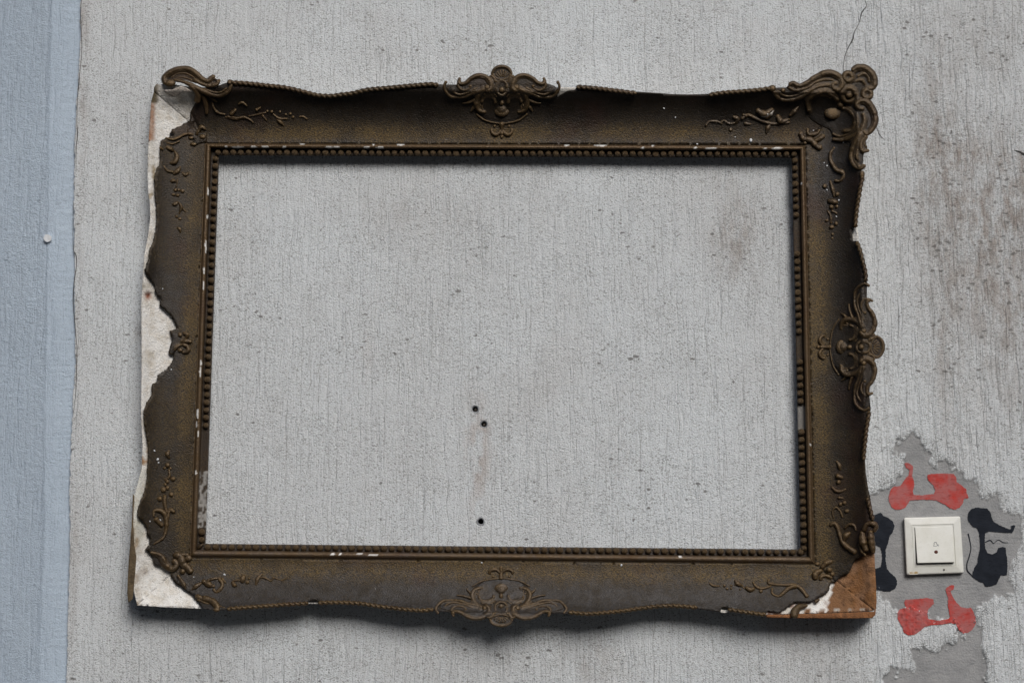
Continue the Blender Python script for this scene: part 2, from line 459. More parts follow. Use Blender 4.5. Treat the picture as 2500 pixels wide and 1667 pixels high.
def plain(name, c, rgh=0.6, met=0.0, var=0.15, scale=60, bs=0.0):
    m, n, b = mat(name); v = mapc(n, (1, 1, 1)); f = noise(n, v, scale, 4, 0.6)
    cc = mix(n, ramp(n, f, 0.35, 0.7, 0, 1), tuple(x * (1 + var) for x in c), tuple(x * (1 - var) for x in c))
    n.links.new(cc, b.inputs['Base Color']); b.inputs['Roughness'].default_value = rgh; b.inputs['Metallic'].default_value = met
    if bs: bump(n, b, f, bs, 0.001)
    return m
def paint_mat(name, c, c2):
    m, n, b = mat(name); v = mapc(n, (1, 1, 1))
    f = noise(n, v, 45, 5, 0.65); g = noise(n, mapc(n, (0.5, 1, 1.8)), 260, 3, 0.6)
    cc = mix(n, ramp(n, f, 0.35, 0.62), c, c2)
    wear = math_(n, 'MULTIPLY', ramp(n, g, 0.54, 0.70), 0.6)
    cc = mix(n, wear, cc, tuple(x * 0.5 for x in c))
    n.links.new(cc, b.inputs['Base Color']); b.inputs['Roughness'].default_value = 0.8
    b.inputs['Specular IOR Level'].default_value = 0.25
    bump(n, b, g, 0.5, 0.0008); return m
M_red = paint_mat('red_stencil_paint', (0.47, 0.05, 0.04), (0.40, 0.13, 0.125))
M_black = paint_mat('black_stencil_paint', (0.008, 0.011, 0.018), (0.014, 0.018, 0.027))
M_hole = plain('dark_void', (0.01, 0.01, 0.01), 0.9)
M_crack = plain('crack_dirt', (0.05, 0.048, 0.045), 0.95)
M_plug = plain('grey_plug_plastic', (0.27, 0.28, 0.295), 0.5, 0, 0.15, 300)
M_screw = plain('dull_screw_steel', (0.12, 0.10, 0.09), 0.45, 0.7)
M_led = plain('indicator_brown', (0.10, 0.03, 0.022), 0.3)
M_mark = plain('moulded_mark_grey', (0.20, 0.23, 0.25), 0.6)
M_web = plain('plaster_crumb', (0.6, 0.62, 0.64), 0.9)

# ============================================================ SETTING
# pavement (runs beyond the horizon)
gm, gn, gb = mat('worn_asphalt')
gv = mapc(gn, (1, 1, 1)); gf = noise(gn, gv, 1.3, 5, 0.6); gg = noise(gn, gv, 120, 3, 0.6)
gn.links.new(mix(gn, gg, mix(gn, gf, (0.045, 0.045, 0.047), (0.065, 0.064, 0.062)), (0.05, 0.05, 0.05)), gb.inputs['Base Color'])
gb.inputs['Roughness'].default_value = 0.9; bump(gn, gb, gg, 0.6, 0.004)
setp(mesh('pavement', [(-300, -400, 0), (300, -400, 0), (300, 60, 0), (-300, 60, 0)], [(0, 1, 2, 3)], gm), kind='structure')

# ---------------- wall relief
PS = (2100, 1050, 2.5425)
def cz(key, pts): return [((x / key[2]) + key[0], (y / key[2]) + key[1]) for x, y in pts]
patch1 = cz(PS, [(-60, 400), (60, 380), (110, 370), (165, 340), (215, 300), (245, 250), (262, 210), (240, 150), (232, 90), (245, 55), (290, 42),
    (340, 50), (385, 70), (400, 110), (430, 150), (455, 200), (480, 215), (560, 200), (600, 250), (650, 265), (690, 310), (735, 385), (770, 400),
    (810, 420), (860, 410), (900, 470), (930, 500), (985, 520), (1000, 545), (990, 600), (995, 690), (985, 720), (965, 780), (940, 830), (920, 880),
    (915, 930), (950, 980), (930, 1000), (880, 1010), (860, 1035), (800, 1045), (760, 1050), (745, 1090), (720, 1110), (735, 1170), (755, 1250),
    (740, 1300), (740, 1370), (745, 1420), (770, 1460), (780, 1530), (800, 1620), (810, 1800), (110, 1800), (125, 1600), (150, 1530), (190, 1480), (235, 1500), (270, 1480), (320, 1475),
    (330, 1420), (345, 1365), (375, 1335), (400, 1345), (470, 1365), (520, 1350), (560, 1320), (600, 1285), (640, 1272), (600, 1215), (570, 1170),
    (480, 1168), (430, 1160), (340, 1120), (290, 1108), (245, 1105), (200, 1100), (190, 1060), (140, 1030), (100, 1000), (-60, 990)])
patchw = P([p[0] for p in patch1], [p[1] for p in patch1], 0)[:, [0, 2]]
def wxz(px, py): q = P(px, py, 0); return q[..., 0], q[..., 2]
HOLES = [(1160.1, 998.6), (1181.5, 1035.3), (1173.5, 1272.7)]
holew = [tuple(float(c) for c in wxz(*h)) for h in HOLES]

def relief(x, z, blue=0.0):
    """height of the render above the wall plane, and masks"""
    x = np.asarray(x, float); z = np.asarray(z, float)
    pts = np.stack([x.ravel(), z.ravel()], 1)
    cem = np.zeros(len(pts)); edge = np.zeros(len(pts))
    lo = patchw.min(0) - 0.03; hi = patchw.max(0) + 0.03
    if not blue:
        k = np.all((pts > lo) & (pts < hi), 1)
        if k.any():
            q = pts[k]; sd = seg_dist(q, patchw) * np.where(inside(q, patchw), 1, -1)
            nz = (fbm(q[:, 0] * 130, q[:, 1] * 65, 5, 3) - 0.5) * 0.022 + (fbm(q[:, 0] * 420, q[:, 1] * 260, 6, 2) - 0.5) * 0.008
            s = sd + nz
            cem[k] = sstep(-0.0007, 0.0009, s)
            edge[k] = np.exp(-((s + 0.004) / 0.007) ** 2) * (fbm(q[:, 0] * 60, q[:, 1] * 60, 9, 2) > 0.42)
    cem = cem.reshape(x.shape); edge = edge.reshape(x.shape)
    rightw = sstep(0.42, 0.52, x)
    wob = 0.008 * (fbm(x * 9, z * 7, 21, 2) - 0.5) * (1 + 0.4 * rightw)
    g = fbm((x + wob) * 170, z * 13 + 40, 31, 2)
    groove = sstep(0.66 - 0.05 * rightw, 0.80, g) * (0.55 + 0.6 * rightw)
    worm = fbm((x + wob * 1.2) * 260, z * 60, 41, 2)
    gran = fbm(x * 330, z * 260, 51, 2) - 0.5
    h = -0.0007 * groove * (1 + 0.2 * rightw) - 0.0006 * rightw * sstep(0.52, 0.72, worm) + 0.0007 * gran * (1 + 0.8 * rightw)
    h += 0.0008 * (fbm(x * 14, z * 6, 61, 2) - 0.5) + 0.003 * (fbm(x * 2.2, z * 2.2, 71, 2) - 0.5)
    h += edge * 0.0003 * (fbm(x * 260, z * 200, 44, 2) - 0.35)
    hc = -0.0022 + 0.0005 * (fbm(x * 60, z * 90, 81, 3) - 0.5)
    h = h * (1 - cem) + hc * cem
    return h, cem, edge

def stains(x, z):
    def blob(px, py, rx, ry, a):
        cx, cz_ = wxz(px, py); return a * np.exp(-((x - cx) / (rx * MPP)) ** 2 - ((z - cz_) / (ry * MPP)) ** 2)
    d = blob(2440, 470, 160, 120, 0.9) + blob(2330, 560, 100, 240, 0.75) + blob(2470, 720, 90, 260, 0.8) + blob(2290, 330, 60, 110, 0.55) \
        + blob(2310, 900, 45, 200, 0.45) + blob(1800, 600, 60, 90, 0.65) + blob(1790, 480, 80, 120, 0.3) + blob(2420, 100, 130, 110, 0.3) + blob(2280, 200, 50, 150, 0.3) \
        + blob(205, 40, 18, 60, 0.55) + blob(200, 230, 14, 120, 0.5) + blob(190, 700, 12, 500, 0.3) + blob(185, 1300, 10, 400, 0.35) \
        + blob(345, 810, 16, 22, 0.9) + blob(1450, 1620, 40, 60, 0.4) + blob(1150, 1600, 500, 60, 0.18) + blob(2000, 1600, 90, 90, 0.3) + blob(1010, 520, 160, 60, 0.22)
    # upper boundary of the old repair at the right
    cx, c0 = wxz(2400, 372)
    d = d * 1.0 + 0.25 * sstep(-0.004, 0.004, c0 - z) * sstep(0.56, 0.60, x) * np.exp(-np.clip(c0 - z, 0, 9) / 0.15)
    r = blob(1168, 1110, 26, 120, 0.9) * sstep(0.35, 0.65, fbm(x * 90, z * 40, 91, 3)) + blob(1178, 1040, 16, 16, 0.6) + blob(900, 860, 15, 60, 0.2)
    return np.clip(d, 0, 1), np.clip(r, 0, 1)

seam_px = [(203, -900), (198, -300), (196, 0), (195, 100), (189, 204), (181, 357), (180, 500), (181, 620), (182, 760), (183, 900), (174, 1047), (169, 1194), (171, 1316), (165, 1511), (161, 1667), (156, 2100), (140, 3600)]
band_px = [(135, -900), (128, -300), (125, 0), (118, 204), (115, 357), (113, 600), (110, 850), (105, 1047), (104, 1340), (93, 1536), (90, 1634), (82, 2100), (70, 3600)]
def curve_x(pl, z):
    q = P([p[0] for p in pl], [p[1] for p in pl], 0); o = np.argsort(q[:, 2])
    return np.interp(z, q[o, 2], q[o, 0])
STEP = 0.0015
zlo, zhi = float(wxz(1250, 1667 + 60)[1]), float(wxz(1250, -60)[1])
zs = np.concatenate([np.linspace(0.0, zlo, 30)[:-1], np.arange(zlo, zhi, STEP), np.linspace(zhi, 3.4, 40)[1:]])
def gridquads(nr, nc):
    a = (np.arange(nr - 1)[:, None] * nc + np.arange(nc - 1)[None]).ravel()
    return np.stack([a, a + 1, a + nc + 1, a + nc], 1)
seam = curve_x(seam_px, zs) + 0.0022 * (fbm(zs * 60, zs * 0, 3, 3) - 0.5) + 0.0018 * (vn(zs * 300, zs * 0, 8) - 0.5)
# off-white wall
us = np.concatenate([[0.0, 0.0004], np.arange(0.0015, 1.42, STEP), np.linspace(1.42, 3.2, 50)[1:]])
X = seam[:, None] + us[None]; Z = np.repeat(zs[:, None], len(us), 1)
h, cem, edge = relief(X, Z)
h[:, 0] = -0.011
for hx, hz in holew:
    rr = np.hypot(X - hx, Z - hz); h = np.where(rr < 0.0046, -0.035, h)
dirt, rust = stains(X, Z)
wall = bigmesh('plaster_wall', np.stack([X, -h, Z], -1).reshape(-1, 3), gridquads(*X.shape), M_wall,
               attrs=dict(cem=cem, edge=edge, dirt=dirt, rust=rust, smooth=np.zeros_like(h), worm=sstep(0.40, 0.52, X) + 0.5 * sstep(0.1, 0.0, Z - zlo - 0.05)))
setp(wall, 'off-white vertically scratched plaster wall behind the old picture frame, grey cement showing at lower right', 'wall')
# blue wall of the house next door
ub = np.concatenate([np.linspace(-2.6, -0.235, 50)[:-1], np.arange(-0.235, 0.0016, STEP)])
X = seam[:, None] + ub[None]; Z = np.repeat(zs[:, None], len(ub), 1)
h, _, _ = relief(X - 5, Z, 1.0)
bx = curve_x(band_px, zs)[:, None] + 0.003 * (fbm(zs * 40, zs * 0, 13, 3) - 0.5)[:, None]
sm = sstep(-0.004, 0.005, X - bx)
roll = np.clip((X - seam[:, None] + 0.030) / 0.030, 0, 1)
h = h * (1 - 0.25 * sm) * 1.7 - 0.0005 - 0.0014 * (1 - sm) + 0.0005 * np.exp(-((X - bx - 0.002) / 0.002) ** 2) - 0.0075 * roll ** 2
zb, zz = wxz(118, 583)
bl = np.exp(-(((X - zb) / 0.0045) ** 2 + ((Z - zz) / 0.005) ** 2)); h += 0.003 * bl
d2 = 0.15 * (1 - sm) + 0.0 * X
bwall = bigmesh('blue_wall', np.stack([X, -h, Z], -1).reshape(-1, 3), gridquads(*X.shape), M_blue,
                attrs=dict(cem=0 * h, edge=0 * h, dirt=d2 * 0.3, rust=0 * h, smooth=sm, worm=0 * h))
setp(bwall, 'pale blue painted render wall at the left edge with a smooth vertical border band', 'wall')
# chip of bare plaster on the blue wall
def wallsheet(px_poly, lift, step=2.2, jag=0.5, blue=False):
    bd = densify(px_poly, step, jag); v, f = triangulate(bd, step)
    q = P(v[:, 0], v[:, 1], 0); hh = relief(q[:, 0] + (-5 if blue else 0), q[:, 2], 1.0 if blue else 0)[0]
    q[:, 1] = -(hh + lift)
    F = []
    for t in f:
        a, b, c = q[t[0]], q[t[1]], q[t[2]]
        F.append(t if np.cross(b - a, c - a)[1] < 0 else t[::-1])
    return q, F
cpoly = [(118 + 11 * math.cos(a) * random.uniform(.8, 1.1), 583 + 10 * math.sin(a) * random.uniform(.8, 1.1)) for a in np.linspace(0, 6.28, 13)[:-1]]
V, F = wallsheet(cpoly, 0.0034, 3, 0.3, True)
mesh('paint_chip', V, F, M_web, bwall)

# ---------------- stencilled scooters (paint on the wall)
st_red_top = [(277, 207), (290, 200), (310, 207), (328, 222), (330, 240), (325, 285), (335, 310), (338, 340), (328, 380), (335, 400), (380, 403), (460, 395), (468, 375), (455, 340), (425, 310), (418, 290), (420, 275), (450, 270), (540, 268), (585, 272), (597, 290), (600, 320), (635, 345), (660, 365), (663, 390), (676, 415), (672, 422), (645, 425), (640, 450), (620, 480), (590, 492), (560, 485), (535, 465), (500, 448), (470, 433), (400, 430), (340, 432), (310, 435), (300, 455), (280, 480), (250, 492), (220, 492), (195, 475), (180, 440), (178, 410), (190, 370), (210, 350), (250, 345), (265, 325), (285, 295), (303, 280), (308, 245), (285, 230)]
st_red_bot = [(533, 985), (540, 975), (570, 958), (587, 965), (582, 985), (562, 997), (575, 1030), (600, 1070), (625, 1095), (665, 1105), (690, 1100), (705, 1125), (718, 1160), (718, 1200), (700, 1235), (670, 1255), (640, 1260), (610, 1235), (595, 1200), (560, 1195), (500, 1205), (440, 1208), (400, 1218), (370, 1245), (340, 1265), (300, 1272), (270, 1255), (262, 1220), (245, 1195), (232, 1170), (230, 1130), (250, 1110), (285, 1100), (275, 1070), (280, 1052), (330, 1048), (420, 1040), (455, 1048), (462, 1075), (445, 1090), (425, 1110), (415, 1140), (425, 1170), (480, 1180), (540, 1172), (560, 1160), (555, 1130), (545, 1080), (548, 1040), (535, 1005)]
st_blk_left = [(40, 535), (90, 525), (130, 510), (145, 530), (180, 545), (205, 565), (215, 595), (205, 630), (185, 655), (175, 700), (160, 740), (160, 800), (168, 860), (190, 885), (215, 905), (230, 930), (230, 960), (215, 985), (185, 1000), (150, 998), (110, 990), (90, 985), (40, 975), (45, 870), (100, 857), (130, 848), (138, 800), (135, 750), (125, 725), (100, 713), (85, 705), (40, 690)]
st_blk_right = [(690, 490), (720, 478), (755, 482), (790, 485), (812, 510), (820, 545), (830, 565), (870, 590), (930, 615), (942, 605), (935, 595), (955, 587), (966, 592), (955, 620), (945, 637), (910, 635), (860, 632), (800, 628), (778, 640), (775, 680), (778, 730), (790, 758), (820, 770), (850, 755), (858, 730), (885, 722), (905, 728), (910, 770), (916, 810), (915, 880), (910, 900), (875, 900), (860, 930), (850, 955), (820, 965), (780, 970), (765, 945), (740, 938), (705, 915), (700, 885), (712, 850), (730, 825), (735, 780), (745, 740), (745, 680), (740, 630), (725, 605), (700, 598), (675, 565), (668, 540), (672, 515)]
for pl, m_, lab in ((st_red_top, M_red, 'red stencilled scooter above the bell push'), (st_red_bot, M_red, 'red stencilled scooter below the bell push, half on rough white plaster'),
                    (st_blk_left, M_black, 'black stencilled scooter on end, half hidden behind the frame'), (st_blk_right, M_black, 'black stencilled scooter on end at the right of the bell push')):
    V, F = wallsheet(cz(PS, pl), 0.0009, 1.8, 0.7)
    setp(mesh('scooter_stencil', V, F, m_, wall), lab)
def ribbon(pts, w0, name, m_, lift, parent):
    p = crom([(x, y, w_) for (x, y), w_ in zip(pts, w0)], 2.0); t = np.gradient(p[:, :2], axis=0); t /= np.linalg.norm(t, axis=1)[:, None]
    nn = np.stack([-t[:, 1], t[:, 0]], 1) * p[:, 2:3]
    L = p[:, :2] + nn; Rr = p[:, :2] - nn; a = np.vstack([L, Rr]); q = P(a[:, 0], a[:, 1], 0)
    q[:, 1] = -(relief(q[:, 0], q[:, 2])[0] + lift); k = len(p)
    return mesh(name, q, [[i, i + 1, k + i + 1, k + i] for i in range(k - 1)], m_, parent)
for pts, w_ in (([(673, 640), (682, 680), (690, 730), (680, 780), (665, 830), (668, 870), (690, 895), (705, 912)], [1.6, 1.2, 1.0, 1.4, 1.3, 1.7, 1.5, 1.2]),
                ([(778, 695), (810, 682), (830, 700), (860, 680), (890, 695), (920, 697)], [1.2, 1.4, .9, .8, .9, .6])):
    ribbon(cz(PS, pts), w_, 'painted_line', M_black, 0.0006, wall)
CK = (1980, 0, 3.9192)
ribbon(cz(CK, [(520, -40), (515, 10), (530, 60), (485, 125), (460, 220), (410, 320), (398, 380), (350, 470), (322, 545), (312, 620), (308, 690), (300, 740)]),
       [0.5, 0.6, 0.8, 1.3, 0.6, 0.9, 1.5, 0.9, 0.8, 0.6, 0.5, 0.4], 'crack', M_crack, 0.0006, wall)
ribbon(cz(CK, [(625, 1200), (640, 1260), (670, 1310), (700, 1340)]), [0.3, 0.7, 0.7, 0.3], 'crack', M_crack, 0.0005, wall)
ribbon([(179, 490), (179, 600), (186, 625), (187, 650), (181, 690), (179, 740), (184, 800), (188, 850), (187, 900), (185, 960), (180, 1010)], [.4, .6, 1, .7, .8, .9, .7, .6, .8, .6, .3], 'crack', M_crack, 0.0004, wall)
ribbon([(199, 0), (197, 25), (198, 60), (200, 120), (196, 170), (193, 204), (190, 240), (188, 300), (190, 325), (187, 360), (186, 420)], [.7, .5, .9, .6, .7, 1, .6, .6, 1.1, .7, .3], 'crack', M_crack, 0.0004, wall)
ribbon(cz(CK, [(1940, 1440), (1990, 1455), (2040, 1480), (2100, 1490)]), [0.8, 2.2, 3.2, 2.0], 'crack', M_crack, 0.0005, wall)

# ---------------- plugs in the drill holes
def ringmesh(cx, cz_, prof, seg=20, jit=0.0):
    V = []; F = []
    for (r, d) in prof:
        for j in range(seg):
            a = 2 * math.pi * j / seg; rr = r * (1 + jit * math.sin(3 * a + cx * 50))
            V.append((cx + rr * math.cos(a), -d, cz_ + rr * math.sin(a)))
    for i in range(len(prof) - 1):
        for j in range(seg):
            F.append([i * seg + j, i * seg + (j + 1) % seg, (i + 1) * seg + (j + 1) % seg, (i + 1) * seg + j])
    return V, F
plabs = ['grey wall plug with a screw end, uppermost of three in the plaster inside the frame',
         'grey wall plug with a screw end, just below and right of the uppermost plug',
         'empty grey wall plug, lowest in the plaster inside the frame']
for i, (hx, hz) in enumerate(holew):
    t = empty('wall_plug', (hx, 0, hz)); setp(t, plabs[i], 'wall plug', 'plugs left in the wall inside the frame')
    V, F = ringmesh(hx, hz, [(0.0064, -0.004), (0.0060, 0.0008), (0.0052, 0.0012), (0.0043, 0.0006), (0.0038, -0.001), (0.0036, -0.028)], 20, 0.05)
    mesh('sleeve', V, F, M_plug, t)
    V, F = ringmesh(hx, hz, [(0.0037, -0.012 - 0.008 * i), (0.0001, -0.0121 - 0.008 * i)])
    mesh('socket_floor', V, F, M_hole, t)
    if i < 2:
        V, F = ringmesh(hx + 0.0003, hz - 0.0004, [(0.0023, -0.0118), (0.0022, -0.0045), (0.0015, -0.0032), (0.0001, -0.003)], 12)
        mesh('screw', V, F, M_screw, t)

# ============================================================ PICTURE FRAME
SI = np.array([(535, 380), (1932.5, 386), (1954, 1340.5), (502, 1326.5)], float)       # sight edge TL TR BR BL
R0 = np.array([(515, 362), (1952, 368), (1973, 1358), (480, 1342)], float)             # fillet, inner
R1 = np.array([(501, 350.5), (1965.5, 356), (1988.5, 1376), (464, 1360)], float)       # fillet, outer
def outdist(x, y):
    """distance outwards from the outer edge of the fillet, in pixels"""
    q = np.stack([np.asarray(x, float), np.asarray(y, float)], -1); best = None
    for i in range(4):
        a, b = R1[i], R1[(i + 1) % 4]; t = (b - a) / np.hypot(*(b - a)); nn = np.array([t[1], -t[0]])
        w_ = (q - a) @ nn
        best = w_ if best is None else np.maximum(best, w_)
    return best
def prof(w_):
    k = np.clip(w_ / 150.0, 0, 1)
    d = 0.0228 + 0.054 * (1 - np.sqrt(np.clip(1 - np.clip(k, 0, 0.86) ** 2, 0, 1))) + 0.0035 * np.exp(-np.clip(w_, 0, 99) / 5.0) * 0
    d = d + np.clip(k - 0.86, 0, 1) * 0.012
    return d
def D(x, y): return prof(outdist(x, y))

frame = empty('picture_frame', tuple(float(c) for c in P(1230, 1500, 0)))
setp(frame, 'old empty bronzed rococo picture frame with broken white gesso along its left side', 'picture frame')

# --- outlines of the moulded shell
topline = [(484, 232), (505, 222), (518.7, 219.5), (537.6, 208), (557, 201), (602, 204), (649, 209), (691, 213.6), (723, 220), (751, 227), (776, 232), (808, 233), (836, 230),
           (861, 227), (897.5, 219), (946, 214.6), (1000, 209), (1050, 205), (1085, 207), (1180, 207), (1300, 215), (1358, 224), (1361, 237), (1370, 231), (1385, 222), (1404, 219), (1409, 211), (1450, 214),
           (1500, 220), (1552, 224), (1600, 227), (1640, 230), (1680, 231), (1720, 230), (1767, 226), (1814, 222), (1860.5, 218), (1900, 214), (1990, 215), (2080, 225)]
rightline = [(2080, 225), (2112, 250), (2118, 300), (2104, 360), (2096, 400), (2108, 426), (2102, 457), (2097, 486), (2093, 510), (2091, 543), (2091, 555), (2079, 557), (2081, 572), (2083, 588), (2096, 588),
             (2100, 604.5), (2106, 627), (2111, 649), (2116, 666), (2117, 690), (2116, 740), (2122, 800), (2126, 860), (2130, 900), (2122, 960), (2126, 1000), (2124, 1007), (2120, 1032), (2118, 1050),
             (2116, 1069), (2113, 1098), (2112, 1123), (2114, 1155), (2119, 1188), (2125, 1216), (2128, 1237), (2131, 1257), (2134, 1280), (2136, 1342)]
brk_br = [(2134.7, 1345), (2114.5, 1349), (2104, 1359.5), (2089, 1364), (2080.5, 1381), (2072, 1398), (2052, 1408), (2040, 1420), (2027, 1422), (2025, 1438), (2014.6, 1451), (2002, 1457), (1983, 1468), (1972, 1470),
          (1940, 1470), (1912.6, 1489), (1900, 1495.6), (1874, 1489), (1870, 1500)]
botline = [(1870, 1500), (1820, 1494), (1779, 1487), (1777, 1484), (1761, 1482), (1759, 1493), (1728.6, 1489), (1701, 1484), (1669, 1482), (1635, 1480.4), (1601, 1482), (1567, 1486.4), (1533, 1491.5), (1499, 1495.7), (1465, 1498), (1431, 1500),
           (1387, 1497), (1330, 1497), (1225, 1500), (1120, 1497), (1057, 1489), (1031, 1491), (989, 1488.5), (955, 1485), (921, 1481), (887, 1475), (853, 1473), (819, 1472), (777, 1473), (776, 1466), (753, 1466), (751, 1473.5), (700, 1476.6),
           (678, 1477.4), (610, 1482.5), (559, 1486.8), (528, 1490), (496, 1485)]
brk_bl = [(496, 1485), (478.6, 1464.5), (465.8, 1448.6), (446.7, 1435.8), (427.6, 1423), (418, 1410), (413, 1394), (392.5, 1383), (376.5, 1375), (373.3, 1359), (354, 1340), (365, 1327), (365, 1313), (359, 1305), (357.4, 1289),
          (347.8, 1271.6), (338, 1263.6), (334.4, 1255.7), (336.7, 1241), (344.6, 1216), (352.6, 1197), (357.4, 1171), (359, 1139), (362, 1117), (360.6, 1088), (355.8, 1060), (351, 1022), (349.7, 1002), (356, 984), (365, 971), (370, 961),
          (371, 938), (384, 930.6), (384, 915), (407, 901), (420, 882), (425, 868), (411, 860.5), (420, 828.6), (413.5, 808), (430, 803), (427.6, 790), (418.6, 772.4), (407, 762), (389, 745.7), (392, 731.6), (378, 712.5), (376.5, 696),
          (369, 683), (358.7, 671.7), (352.3, 660), (360, 637.7), (365, 609.6), (374, 589), (379, 563.7), (382, 533), (381, 502.4), (376.5, 469.3), (376.5, 431), (381.6, 410.6), (388, 405.5), (390.6, 380), (389.5, 371), (391.3, 345),
          (403.3, 336.6), (418.8, 334), (424.8, 330.6), (424, 327), (413.6, 326.3), (418.8, 316.8), (437.8, 309), (451.5, 300.5), (461.9, 295.3), (465.3, 273)]
def idx(pl, p): return min(range(len(pl)), key=lambda i: (pl[i][0] - p[0]) ** 2 + (pl[i][1] - p[1]) ** 2)
kbl = idx(brk_bl, (427.6, 1423)); kbr = idx(brk_br, (2040, 1420))
def jagline(pl, a=1.5, step=2.8): return [tuple(p) for p in densify(pl, step, a, closed=False)]
shell = {
    'top': [tuple(R1[1]), tuple(R1[0]), (465.3, 273), (470.5, 262.6), (478, 250)] + topline,
    'right': [tuple(R1[2]), tuple(R1[1])] + rightline + jagline(brk_br[:kbr + 1]),
    'bottom': [tuple(R1[3]), tuple(R1[2])] + jagline(brk_br[kbr:-1]) + botline[:-1] + jagline(brk_bl[:kbl + 1]),
    'left': [tuple(R1[0]), tuple(R1[3])] + jagline(brk_bl[kbl:])}
def bake(v):
    w_ = outdist(v[:, 0], v[:, 1])
    gold = np.exp(-((w_ - 20) / 28.0) ** 2) * (0.55 + 0.9 * fbm(v[:, 0] / 60, v[:, 1] / 60, 5, 3)) + 0.10
    x, y = v[:, 0], v[:, 1]
    left = (x < 500).astype(float)
    gold = np.where(x < 470, np.maximum(gold, 0.22 + 0.25 * fbm(x / 45, y / 90, 15, 3)), gold)
    right = (x > 2000) & (y > 1050)
    gold = np.where(right, np.maximum(gold, 0.28), gold)
    gold *= 1 - 0.75 * np.exp(-((x - 2010) / 40) ** 2 - ((y - 420) / 90) ** 2)
    dust = 0.2 + 0.45 * (y > 1376) + 0.9 * np.exp(-((x - 2010) / 45) ** 2 - ((y - 410) / 90) ** 2) + 0.4 * ((w_ < 16) & (y < 350)) + 0.5 * np.exp(-((x - 410) / 60) ** 2 - ((y - 820) / 160) ** 2)
    return dict(gold=np.clip(gold, 0, 1), dust=np.clip(dust, 0, 1), white=np.zeros(len(v)))
rails = {}
for k, poly in shell.items():
    V, F, v = sheet(poly, D, 7.0, skirt=lambda d: d - 0.0046, bstep=5)
    rails[k] = mesh('rail', V, F, M_cove, frame, attrs=bake(v))
setp(rails['top'], 'upper rail, darkest, chipped beside the crest'); setp(rails['left'], 'left rail with its outer edge broken away')
setp(rails['bottom'], 'lower rail, greyed by dust, outer corners broken off'); setp(rails['right'], 'right rail with a carved shell at mid height')

# --- gesso and wood carcass under the shell
body = {
    'top': [tuple(R1[1]), tuple(R1[0]), (452, 290), (375.5, 225), (375.8, 214.4), (381, 206), (420, 206), (478, 215), (520, 213), (540, 207), (560, 206), (649, 213), (723, 224), (776, 236), (836, 234), (897, 223), (1000, 213), (1090, 211), (1200, 215), (1340, 215),
            (1368, 213), (1407, 214), (1450, 218), (1552, 228), (1680, 235), (1767, 230), (1860, 222), (1990, 215), (2080, 230)],
    'right': [tuple(R1[2]), tuple(R1[1]), (2080, 230), (2108, 255), (2112, 300), (2098, 360), (2092, 400), (2102, 430), (2093, 490), (2089, 543), (2094, 562), (2097, 585), (2098, 604), (2104, 640), (2110, 690), (2112, 860), (2120, 960), (2115, 1050), (2108, 1122),
              (2113, 1188), (2128, 1280), (2134.7, 1345), (2137, 1400), (2139.6, 1436), (2138, 1465), (2135, 1490)],
    'bottom': [tuple(R1[3]), tuple(R1[2]), (2135, 1490), (2060, 1494), (1960, 1497), (1870, 1499), (1820, 1491), (1775, 1495), (1762, 1495), (1728, 1485), (1669, 1478), (1601, 1478), (1499, 1491), (1387, 1493), (1225, 1495), (1057, 1485), (955, 1480), (853, 1469), (776, 1473), (752, 1473),
               (678, 1473), (559, 1482), (496, 1485), (411.6, 1482), (335, 1477)],
    'left': [tuple(R1[0]), tuple(R1[3]), (335, 1477), (326, 1440), (328, 1380), (326, 1330), (325, 1270), (328, 1209), (346, 1142), (347.8, 1088), (346, 1050), (344.6, 1007), (344.6, 969), (345.5, 905), (344.6, 737), (348.5, 673), (349.7, 655), (352, 622), (361, 579), (366.8, 533),
             (366, 500), (362.5, 477), (360, 431), (361, 371), (365.4, 302), (368.9, 248.8), (375.5, 225), (452, 290)]}
